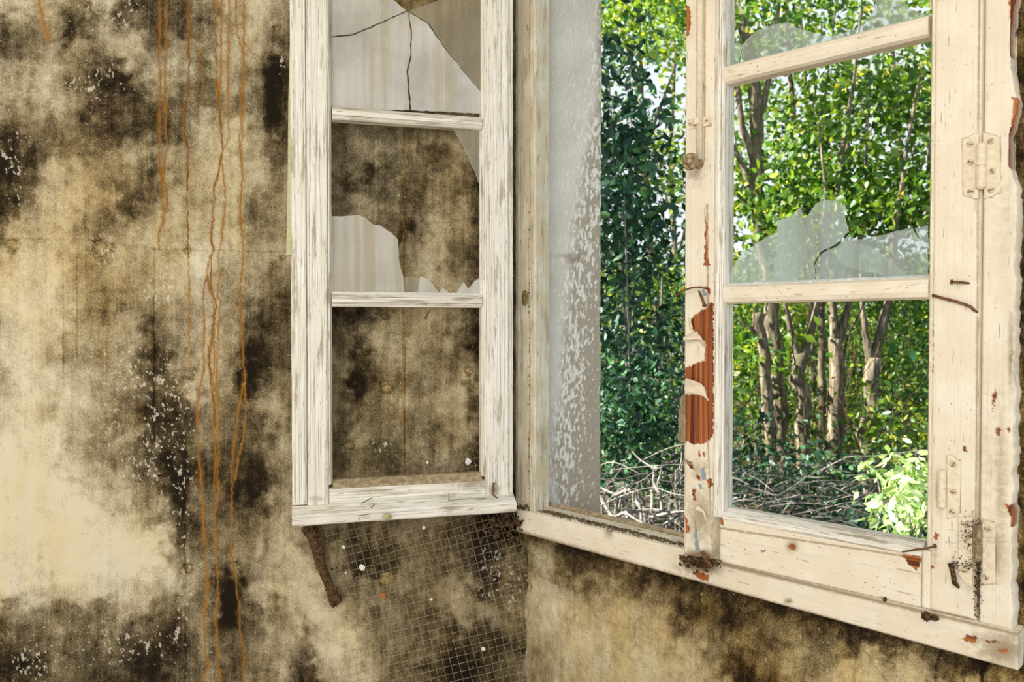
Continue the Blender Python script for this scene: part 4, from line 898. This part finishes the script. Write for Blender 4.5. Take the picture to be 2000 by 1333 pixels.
shard(SL, [(858, 572), (864, 561), (874, 568), (878, 578), (860, 578)], g, M['dust'], ls, clipz=zl1 + .008)
shard(SL, [(882, 244), (946, 246), (946, 374), (940, 368), (925, 330), (905, 285)], g, M['dust2'], ls)
mb = MB(); profile_beam(mb, SL, [(0, g + .004), (.004, g + .002), (.005, g - .003), (0, g - .006)], (v3, zl1 + .0118), (w0, zl1 + .0118), 'u', 80, .0015, 31); mb.build('putty', M['putty'], ls)
mb = MB(); profile_beam(mb, SL, [(v3 + .0002, g + .003), (v3 + .0028, g + .002), (v3 + .0028, g - .003), (v3 + .0002, g - .004)], (0, zl1 + .014), (0, zl2 - .014), 'z', 80, .001, 32); mb.build('putty', M['putty'], ls)
mb = MB(); profile_beam(mb, SL, [(w0 - .0002, g + .003), (w0 - .0022, g + .002), (w0 - .0022, g - .003), (w0 - .0002, g - .004)], (0, zl1 + .014), (0, zl1 + .11), 'z', 40, .001, 33); mb.build('putty', M['putty'], ls)
bar_z(SL, v3, w0, zLt - .03, .03, ls, M['ivory'], 34)
nail([on(SL, 964, 945, .004), on(SL, 963, 955, .006), on(SL, 962, 966, .004), on(SL, 972, 974, .012)], ls, .0018, 'small rusty nail by the hinge stile')
nail([on(SL, 831, 622, -.03), on(SL, 836, 612, -.024), on(SL, 841, 606, -.012)], ls, .0016, 'curled rusty nail under the middle bar')
# ================================================================== things by the left casement
def flatleaf(name, P, poly, n, mat, label, cat, bend=.004, th=.0005):
    o = flap(P, poly, None, mat, lambda x, y: bend * math.sin(x * .25) * math.cos(y * .2), None, name, th, n); return tag(o, label, cat)
flatleaf('dry_leaf', SL, [(744, 1012), (749, 1006), (747, 1001), (754, 1004), (758, 999), (761, 1005), (766, 1008), (764, 1014), (758, 1016), (752, 1018)], .0295, M['dryleaf'], 'pale green dry leaf stuck to the drip board of the left casement', 'leaf', .001)
flatleaf('dead_leaf', FR, [(1018, 580), (1022, 568), (1027, 566), (1030, 575), (1029, 588), (1024, 600), (1019, 595)], .004, M['brownleaf'], 'olive dead leaf hanging in the groove of the left jamb', 'leaf', .002)
# scrap of wallpaper left on the wall behind the sash edge
mb = MB(); pl = pxpoly(WL, [(566, 90), (563, 200), (562, 330), (559, 498), (600, 500), (600, 90)], .006); extrude(mb, WL, pl, .0045, .0055)
tag(mb.build('wallpaper_scrap', M['wallpaper']), 'strip of yellow green patterned wallpaper beside the left casement edge', 'wallpaper')
# crust hanging under the drip board
mb = MB(); pts = [(607, 1036), (616, 1052), (622, 1075), (627, 1100), (634, 1122), (643, 1142), (650, 1158), (655, 1172)]
tube(mb, [on(WL, x, y, .020) for x, y in pts], [.013, .0135, .0125, .0105, .0095, .009, .009, .008], 12, .16)
blob(mb, on(WL, 655, 1172, .020), .011, 3); blob(mb, on(WL, 604, 1036, .020), .012, 3); blob(mb, on(WL, 645, 1165, .022), .006, 2)
for i in range(40): x, y = random.choice(pts); blob(mb, on(WL, x + random.gauss(0, 7), y + random.gauss(0, 8), .024), random.uniform(.0015, .004), 1)
tag(mb.build('mud_crust', M['nest']), 'long brown mud crust hanging below the left casement corner', 'mud crust')
# dark rotted lump where casement and frame meet
mb = MB()
for i in range(120):
    x = random.gauss(985, 22); y = random.gauss(1022, 14) + abs(x - 985) * .2
    if x > 1030: x = 1020
    blob(mb, on(WL, x, y, random.uniform(.008, .03)), random.uniform(.002, .006), 1)
for i in range(30): blob(mb, on(WL, random.gauss(920, 25), random.gauss(1028, 8), .012), random.uniform(.001, .0035), 1)
tag(mb.build('rotted_debris', M['nest']), 'dark lump of rotted leaves under the corner of the window', 'debris')
# wire netting, a tilted sheet sagging in front of the wall
sheet = [(598, 975), (1002, 872), (1006, 1000), (1022, 1075), (1046, 1150), (1064, 1240), (1085, 1345), (1090, 1400), (600, 1400), (650, 1300), (664, 1268), (692, 1255), (690, 1228), (668, 1165), (640, 1085)]
sp = 15.3; ca, sa = math.cos(math.radians(14)), math.sin(math.radians(14))
def mesh_pt(i, j):
    x = 600 + i * sp * ca + j * sp * sa; y = 978 - i * sp * sa + j * sp * ca
    x += 3 * math.sin(y * .013) + 1.5 * math.sin(i * .7 + j * .33)
    return x, y
mb = MB()
def msn(x, y): return .018 + .005 * math.sin(x * .016) + .004 * math.sin(y * .02 + 1) if y > 1015 else .010 + .003 * math.sin(x * .02)
sx = np.array(sheet)
def ok(x, y): return bool(inpoly(np.array([float(x)]), np.array([float(y)]), sheet)[0])
for fam in (0, 1):
    for a in range(-6, 46):
        run = []
        for b_ in range(-8, 46):
            p = mesh_pt(b_, a) if fam == 0 else mesh_pt(a, b_)
            if ok(*p): run.append(on(WL, p[0], p[1], msn(*p) + (.0006 if fam else 0)))
            elif run:
                if len(run) > 1: tube(mb, run, .00052, 4)
                run = []
        if len(run) > 1: tube(mb, run, .00052, 4)
tag(mb.build('wire_netting', M['wire']), 'rusty square wire netting hanging over the wall below the left casement', 'wire netting')
# paint flakes caught on it
fl = [(707, 1109, 7, 'white', 'large white flake, the biggest caught on the netting'), (671, 1069, 4, 'white', 'small white flake near the mud crust'), (828, 1031, 4, 'white', 'white flake just below the drip board'), (944, 1268, 5, 'white', 'round cream flake low on the netting'),
      (675, 1120, 2, 'white', 'tiny white flake left of the largest flake'), (842, 1171, 3, 'white', 'thin white flake in the middle of the netting'), (748, 1163, 6, 'rustfl', 'rust red flake above the middle of the netting'), (914, 902, 7, 'white', 'white flake seen through the lowest pane opening'), (835, 904, 3, 'white', 'tiny cream flake seen through the lowest pane opening'),
      (1056, 1272, 6, 'rustfl', 'orange flake at the right edge of the netting'), (1050, 1352, 4, 'rustfl', None)]
for x, y, r, mt, lb in fl:
    if not lb: continue
    poly = [(x + r * random.uniform(.7, 1.1) * math.cos(t), y + r * random.uniform(.7, 1.1) * math.sin(t)) for t in np.linspace(0, 2 * math.pi, 8)[:-1]]
    nn = msn(x, y) + .0012; mb = MB(); extrude(mb, WL, pxpoly(WL, poly, nn), nn, nn + .001); tag(mb.build('paint_flake', M[mt]), lb, 'paint flake', 'paint flakes on the wire netting')

# ================================================================== OUTDOORS
GZ = -.55
mb = MB(); n_ = 60
gv = []; 
for j in range(n_ + 1):
    for i in range(n_ + 1):
        x = -12 + i * 44 / n_; y = 1.0 + j * 44 / n_
        gv.append((x, y, GZ + .12 * math.sin(x * 1.3) * math.sin(y * 1.1) + max(0, (y - 10)) * .03 + random.uniform(-.03, .03) - (.35 if y < 3 else 0)))
mb.add(gv, [(j * (n_ + 1) + i, j * (n_ + 1) + i + 1, (j + 1) * (n_ + 1) + i + 1, (j + 1) * (n_ + 1) + i) for j in range(n_) for i in range(n_)])
tag(mb.build('ground', M['ground'], smooth=True), 'dark woodland ground outside the window', 'ground', kind='structure')

def leaves(C, size, aspect=.6, up=.3):
    """C (n,3) -> folded pointed leaves"""
    n = len(C); a = rng.normal(size=(n, 3)); a[:, 2] -= up; a /= np.linalg.norm(a, axis=1)[:, None]
    b = np.cross(a, rng.normal(size=(n, 3))); b /= np.linalg.norm(b, axis=1)[:, None]; c = np.cross(a, b)
    s = size * rng.uniform(.6, 1.3, n)[:, None]
    base = C - a * s * .5; tip = C + a * s * .5; m = C + a * s * .05 - c * s * .08
    l1 = C + b * s * aspect * .5 - a * s * .12 + c * s * .08; r1 = C - b * s * aspect * .5 - a * s * .12 + c * s * .08
    l2 = C + b * s * aspect * .34 + a * s * .2 + c * s * .06; r2 = C - b * s * aspect * .34 + a * s * .2 + c * s * .06
    V = np.stack([base, l1, l2, tip, r2, r1], 1).reshape(-1, 3); o = np.arange(n)[:, None] * 6
    Fc = np.concatenate([o + np.array([[0, 1, 2, 3]]), o + np.array([[0, 3, 4, 5]])]); return V, Fc
def clusters(centers, per, rad, flat=.45):
    out = []
    for c in centers:
        k = max(3, int(per * random.uniform(.5, 1.4))); p = rng.normal(size=(k, 3)) * rad; p[:, 2] *= flat; out.append(np.array(c) + p)
    return np.concatenate(out)
def foliage(name, C, size, mat, parent, lo=.0, hi=1.0, aspect=.65):
    V, Fc = leaves(C, size, aspect); t = np.repeat(np.clip(rng.normal((lo + hi) / 2, (hi - lo) * .3, len(C)), 0, 1), 6)
    return npmesh(name, V, Fc, mat, parent, {'tint': t})
def limb(parent, pts, r0, r1, name='branch', k=9):
    P_ = []; n = len(pts); r1 = r1 * (.35 if name == 'branch' else 1)
    for i in range(n - 1):
        for s in range(4): P_.append(Vector(pts[i]).lerp(Vector(pts[i + 1]), s / 4))
    P_.append(Vector(pts[-1])); m = len(P_)
    P_ = [p + Vector((random.gauss(0, r1 * .25), random.gauss(0, r1 * .25), 0)) if 0 < i < m - 1 else p for i, p in enumerate(P_)]
    mb = MB(); tube(mb, P_, [r0 + (r1 - r0) * i / (m - 1) for i in range(m)], k, .10); return mb.build(name, M['bark'], parent, smooth=True)
def tree(name, label, px, Y, trunk, limbs, crown, leafmat='leafA', size=.095, per=42, rad=.27, tint=(.1, .9), group='trees outside the window'):
    """trunk/limbs: ([(px,py[,dY])...], width px at start, width at end); crown: list of (px,py,dY,rx,ry,rd,count)"""
    base = at(px, 700, Y); base.z = GZ
    t = empty(name, base, label, 'tree', group)
    conv = lambda L: [at(p[0], p[1], Y + (p[2] if len(p) > 2 else 0)) for p in L]
    pts, a, b = trunk; pp = conv(pts); pp[0] = Vector((pp[0].x, pp[0].y, GZ - .1)) if pts[0][1] > 850 else pp[0]
    limb(t, pp, a * Y / F / 2, b * Y / F / 2, 'trunk', 12)
    for pts, a, b in limbs: limb(t, conv(pts), a * Y / F / 2, b * Y / F / 2)
    cs = []
    for (cx, cy, dY, rx, ry, rd, cnt) in crown:
        for i in range(cnt):
            while True:
                q = rng.uniform(-1, 1, 3)
                if q @ q < 1: break
            Yq = Y + dY + q[1] * rd; cs.append(tuple(at(cx + q[0] * rx, cy + q[2] * ry, Yq)))
    if cs: foliage('foliage', clusters(cs, per, rad), size, M[leafmat], t, *tint)
    return t

tree('broken_tree', 'pale broken tree stump with a splintered top, leftmost of the sunlit trunks', 1500, 7.5,
     ([(1520, 1060), (1505, 860), (1497, 740), (1488, 655), (1478, 612)], 24, 20), [([(1486, 660), (1462, 640), (1440, 622)], 9, 5), ([(1484, 640), (1490, 618), (1500, 610)], 12, 6)], [(1440, 700, .5, 30, 40, .5, 5)])
tree('leaning_tree', 'tall grey forked tree just behind the broken stump', 1520, 8.4,
     ([(1540, 1040), (1528, 860), (1516, 680), (1500, 560), (1482, 430), (1476, 300), (1478, 180), (1455, 40), (1440, -140)], 30, 22),
     [([(1478, 400), (1450, 320), (1425, 275), (1380, 210), (1330, 60)], 16, 6), ([(1480, 260), (1500, 160), (1520, 20), (1535, -120)], 16, 8), ([(1488, 470), (1460, 400), (1430, 370), (1412, 330)], 12, 5), ([(1480, 330), (1450, 250), (1435, 130), (1415, 20)], 18, 8)],
     [(1440, 60, .5, 130, 130, 1.8, 30), (1440, 330, .6, 70, 100, 1.0, 20), (1330, -80, 1, 160, 120, 2, 30)])
tree('forked_tree', 'sunlit tree that forks into a low wide Y', 1565, 7.8,
     ([(1572, 1080), (1570, 900), (1562, 760), (1560, 690)], 30, 26), [([(1560, 705), (1548, 660), (1535, 605), (1528, 540), (1530, 440)], 16, 9), ([(1564, 705), (1580, 665), (1596, 600), (1604, 500), (1612, 380), (1600, 240)], 18, 9)],
     [(1545, 420, .6, 80, 70, .8, 22), (1600, 300, .8, 60, 90, .8, 14), (1500, 560, 1, 50, 30, .6, 8)])
tree('twin_stem_tree', 'dark trunk dividing into two bright stems right of the wide Y', 1630, 8.0,
     ([(1618, 1060), (1628, 880), (1636, 740), (1632, 660)], 38, 26), [([(1632, 670), (1626, 590), (1628, 470), (1640, 330), (1668, 150), (1690, -60)], 18, 9), ([(1636, 680), (1650, 620), (1664, 570), (1680, 460), (1690, 330), (1700, 160)], 18, 8)],
     [(1660, 380, .6, 90, 90, .8, 26), (1700, 200, .8, 70, 90, 1, 16), (1650, 500, .8, 60, 40, .5, 8)])
tree('gnarled_tree', 'gnarled tree with a knotted fork nearest the hinge stile', 1700, 7.6,
     ([(1700, 1040), (1694, 880), (1698, 760), (1706, 700)], 30, 28), [([(1702, 710), (1690, 650), (1684, 600), (1680, 500)], 18, 10), ([(1708, 705), (1722, 640), (1736, 585), (1748, 450), (1770, 300), (1800, 120)], 22, 10)],
     [(1760, 380, .6, 70, 80, .8, 26), (1780, 150, 1.2, 90, 130, 1, 26), (1750, 560, 1, 50, 50, .5, 10)])
tree('slim_tree', 'slender tree with two thin dark stems high in the upper panes', 1600, 10.5,
     ([(1590, 1000), (1588, 700), (1580, 500), (1560, 330), (1545, 150), (1530, -60)], 14, 9), [([(1575, 450), (1600, 330), (1612, 180), (1640, -40)], 10, 5), ([(1560, 300), (1590, 200), (1600, 120)], 7, 4)],
     [(1570, 230, 0, 90, 150, 1.2, 30), (1600, -20, 0, 140, 90, 1.5, 26)])
tree('mossy_tree', 'thin green mossy trunk between the wide Y and the twin stems', 1602, 8.8,
     ([(1604, 1040), (1606, 820), (1605, 620), (1610, 420)], 17, 12), [], [(1612, 400, .5, 60, 50, .6, 10)])
tree('yellow_leaf_tree', 'bright yellow green tree filling the gap left of the casement', 1260, 12.5,
     ([(1290, 960), (1280, 600), (1262, 380), (1250, 120), (1240, -100)], 16, 10), [([(1270, 480), (1240, 380), (1200, 300)], 7, 4), ([(1258, 300), (1300, 180), (1335, 90)], 9, 4), ([(1255, 200), (1215, 60), (1190, -30)], 9, 4)],
     [(1255, 30, 0, 110, 110, 1.5, 60), (1290, 330, 0, 60, 80, 1, 18), (1230, 560, 0, 70, 70, 1, 30)], tint=(.35, 1.0))
# farther woodland
for i, (px, Y, h) in enumerate([(1150, 16, 60), (1390, 15, -20), (1480, 17, 40), (1560, 19, 0), (1650, 16, 60), (1740, 18, 20), (1820, 15, -20), (1900, 18, 40), (1320, 19, 80)]):
    tree('distant_tree', ['distant leafy tree left of the opening', 'distant tree half hidden behind the meeting stile', 'distant tree behind the leaning trunk', 'farthest tree, between the leaning and the slim trees', 'distant tree behind the twin stems', 'distant tree behind the gnarled fork', 'distant tree at the hinge stile edge', 'distant tree hidden by the hinge stile', 'farthest tree seen in the gap left of the casement'][i], px, Y,
         ([(px, 900), (px + random.uniform(-10, 10), 600), (px + random.uniform(-25, 25), 300), (px, h)], 14, 7), [([(px, 520), (px + 35, 380), (px + 50, 250)], 6, 3), ([(px, 450), (px - 35, 330), (px - 55, 200)], 6, 3)],
         [(px, 150, 0, 90, 200, 1.5, 17), (px, 640, 0, 70, 160, 1.5, 70)], size=.15, per=30, rad=.42, tint=(.1, 1.0))
# unseen tall trees left of the view, added to shade the woodland edge
for i, (x, y, z, rr) in enumerate([(-2.6, 5.9, 4.0, 1.4), (-1.2, 12.2, 5.2, 1.8), (-4.6, 11.2, 6.2, 1.9), (-2.0, 14.5, 6.5, 2.2)]):
    t = empty('added_shade_tree', (x, y, GZ), 'tall unseen tree added to shade the woodland edge, crown above the view', 'tree', 'unseen tall trees added for their shade')
    if i < 5: limb(t, [(x, y, GZ - .1), (x + .1, y, z * .5), (x, y + .1, z)], .11, .06, 'trunk', 10)
    else: limb(t, [(x + .0, y, z), (x - .3, y + .3, z + 1.4)], .05, .03)
    cs = []
    while len(cs) < 44:
        q = rng.uniform(-1, 1, 3)
        if q @ q < 1: cs.append((x + q[0] * rr, y + q[1] * rr, z + .6 + q[2] * rr * .62))
    foliage('foliage', clusters(cs, 26, .34), .17, M['leafA'], t, .1, .9)
# undergrowth all round, mostly unseen, added to block light from the horizon
for i, (x, y, rx_, rz_) in enumerate([(-2.5, 5.2, 1.4, 1.1), (-1.0, 7.6, 1.5, 1.2), (-3.6, 8.6, 1.6, 1.4), (-.6, 10.5, 1.6, 1.5), (4.6, 4.4, 1.1, 1.3), (6.3, 7.2, 1.6, 1.6), (8.2, 10.5, 2.0, 2.0), (4.0, 1.8, .9, 1.0), (9.6, 15, 2.4, 2.6), (-2.0, 16, 2.4, 2.4), (6.6, 3.0, 1.6, 1.6), (7.5, 1.0, 2.0, 2.4), (9.0, 5.5, 2.4, 3.0), (-6, 12, 2.5, 3), (-7, 18, 3, 3), (1, 21, 3, 3), (6, 23, 3, 3), (12, 22, 3, 3), (13, 13, 3, 3.4)]):
    t = empty('added_thicket_bush', (x, y, GZ), 'dense thicket bush added beside the view to block low sky light', 'bush', 'thicket bushes added to block low sky light')
    cs = [(x + random.gauss(0, .5) * rx_, y + random.gauss(0, .5) * rx_, GZ + rz_ * (1 + random.gauss(0, .45))) for _ in range(46)]
    foliage('foliage', clusters(cs, 22, .3, .7), .17, M['leafB'], t, .1, .9)
    for k in range(3): limb(t, [(x, y, GZ - .1), (x + random.uniform(-.5, .5), y, GZ + rz_), random.choice(cs)], .025, .01, 'stem', 6)
# shrubs
def shrub(name, label, px, py, Y, rx, ry, rd, cnt, mat, size, per, rad, tint=(0, 1), stems=7, cat='shrub', group=None, aspect=.5):
    base = at(px, py, Y); base.z = GZ; t = empty(name, base, label, cat, group)
    cs = []
    for i in range(cnt):
        q = rng.normal(size=3) * .5; cs.append(tuple(at(px + q[0] * rx, py + q[2] * ry, max(2.6, Y + q[1] * rd))))
    foliage('foliage', clusters(cs, per, rad, .7), size, M[mat], t, *tint, aspect=aspect)
    mb = MB()
    for i in range(stems):
        c = Vector(random.choice(cs)); b = base + Vector((random.uniform(-.15, .15), random.uniform(-.15, .15), -.05)); m = b.lerp(c, .5) + Vector((random.uniform(-.15, .15), random.uniform(-.1, .1), .1)); tube(mb, [b, m, c], [.012, .008, .004], 6, .1)
    mb.build('stem', M['twig'], t)
    return t
shrub('evergreen_shrub', 'dark evergreen shrub rising against the grey reveal', 1215, 430, 5.2, 50, 330, .7, 90, 'leafB', .075, 34, .13, stems=12)
shrub('evergreen_shrub', 'low black green shrub at the foot of the reveal', 1230, 830, 4.6, 70, 110, .5, 60, 'leafB', .05, 40, .12)
shrub('evergreen_shrub', 'dark shrub beside the knobbed stile', 1310, 620, 6.2, 50, 170, .6, 40, 'leafB', .06, 34, .14)
shrub('glossy_bush', 'bright pale leaved bush low at the right beside the hinge stile', 1772, 975, 3.6, 50, 75, .35, 46, 'leafC', .052, 17, .055, (.2, 1), 8, 'bush', aspect=.45)
lab = ['shaded shrub behind the dead brush on the left', 'mid green undergrowth behind the broken stump', 'leafy undergrowth at the foot of the wide Y', 'undergrowth between the twin stems and the gnarled fork', 'green undergrowth right of the gnarled tree', 'far undergrowth behind the tree trunks on the left', 'far undergrowth behind the twin stems', 'yellowish undergrowth near the hinge stile', 'dark leafy bush under the pale bush', 'low ivy clump behind the dead brush', 'shadowy shrub low at the middle of the pane']
for i, (px, py, Y, rx, ry, c, m_, tn) in enumerate([(1290, 880, 7.5, 60, 90, 40, 'leafA', (0, .6)), (1450, 760, 9.5, 70, 130, 60, 'leafA', (0, .8)), (1560, 850, 10, 80, 120, 55, 'leafA', (.1, 1)), (1660, 800, 10, 80, 140, 55, 'leafA', (.1, 1)), (1770, 720, 9, 70, 170, 60, 'leafA', (.0, .8)),
        (1480, 640, 13, 110, 110, 60, 'leafA', (.2, 1)), (1680, 640, 13, 120, 120, 60, 'leafA', (.2, 1)), (1790, 860, 6.5, 50, 80, 30, 'leafA', (.1, 1)), (1740, 1060, 4.2, 70, 60, 40, 'leafB', (0, .5)), (1440, 930, 6.8, 60, 60, 36, 'leafB', (0, .9)), (1600, 950, 7.2, 90, 60, 44, 'leafB', (.1, 1))]):
    shrub('undergrowth_shrub', lab[i], px, py, Y, rx, ry, 1.2 if Y > 6 else .5, c, m_, .075 if Y > 6 else .045, 30, .22 if Y > 6 else .12, tn, 6)
# dead brush
mb = MB()
def twig(px, py, Y, dx, dy, r, sag=.1):
    a = at(px, py, Y); b = at(px + dx, py + dy, Y + random.gauss(0, .25)); m = (a + b) / 2 + Vector((random.gauss(0, .06), random.gauss(0, .08), random.gauss(sag * .3, .05)))
    k_ = (b - a).length * .06; m = (a + b) / 2 + Vector((random.gauss(0, k_), random.gauss(0, k_), random.gauss(k_ * .6, k_))); m1 = a.lerp(m, .5) + Vector((random.gauss(0, k_ * .4), 0, random.gauss(k_ * .3, k_ * .4))); m2 = m.lerp(b, .5) + Vector((random.gauss(0, k_ * .4), 0, random.gauss(0, k_ * .4)))
    q = [a, m1, m, m2, b]; Q_ = []
    for i in range(4):
        p0, p1, p2, p3 = q[max(i - 1, 0)], q[i], q[i + 1], q[min(i + 2, 4)]
        for t in (0, .33, .67): Q_.append(.5 * ((2 * p1) + (p2 - p0) * t + (2 * p0 - 5 * p1 + 4 * p2 - p3) * t * t + (3 * p1 - p0 - 3 * p2 + p3) * t ** 3))
    Q_.append(b); tube(mb, Q_, [r * (1 - .65 * k / 12) for k in range(13)], 5, .04)
for i in range(300):
    px = random.uniform(1150, 1730); Y = random.uniform(3.6, 6.2); py = random.gauss(975, 40) + (px - 1400) * .06 - (Y - 4) * 10
    twig(px, py, Y, random.gauss(0, 120), random.gauss(0, 42), random.uniform(.0014, .0042))
for i in range(14): twig(random.uniform(1180, 1330), random.uniform(960, 1020), 3.6, random.gauss(0, 110), random.gauss(0, 60), random.uniform(.006, .010))
tag(mb.build('dead_brush', M['twig']), 'tangle of grey dead twigs on the ground outside', 'brushwood', kind='stuff')
mb = MB()
for i in range(150):
    px = random.uniform(1180, 1810); twig(px, random.uniform(650, 960), random.uniform(5, 9), random.gauss(0, 70), random.gauss(0, 110), random.uniform(.002, .007))
tag(mb.build('hanging_twigs', M['twigb']), 'thin dark stems rising through the undergrowth', 'brushwood', kind='stuff')
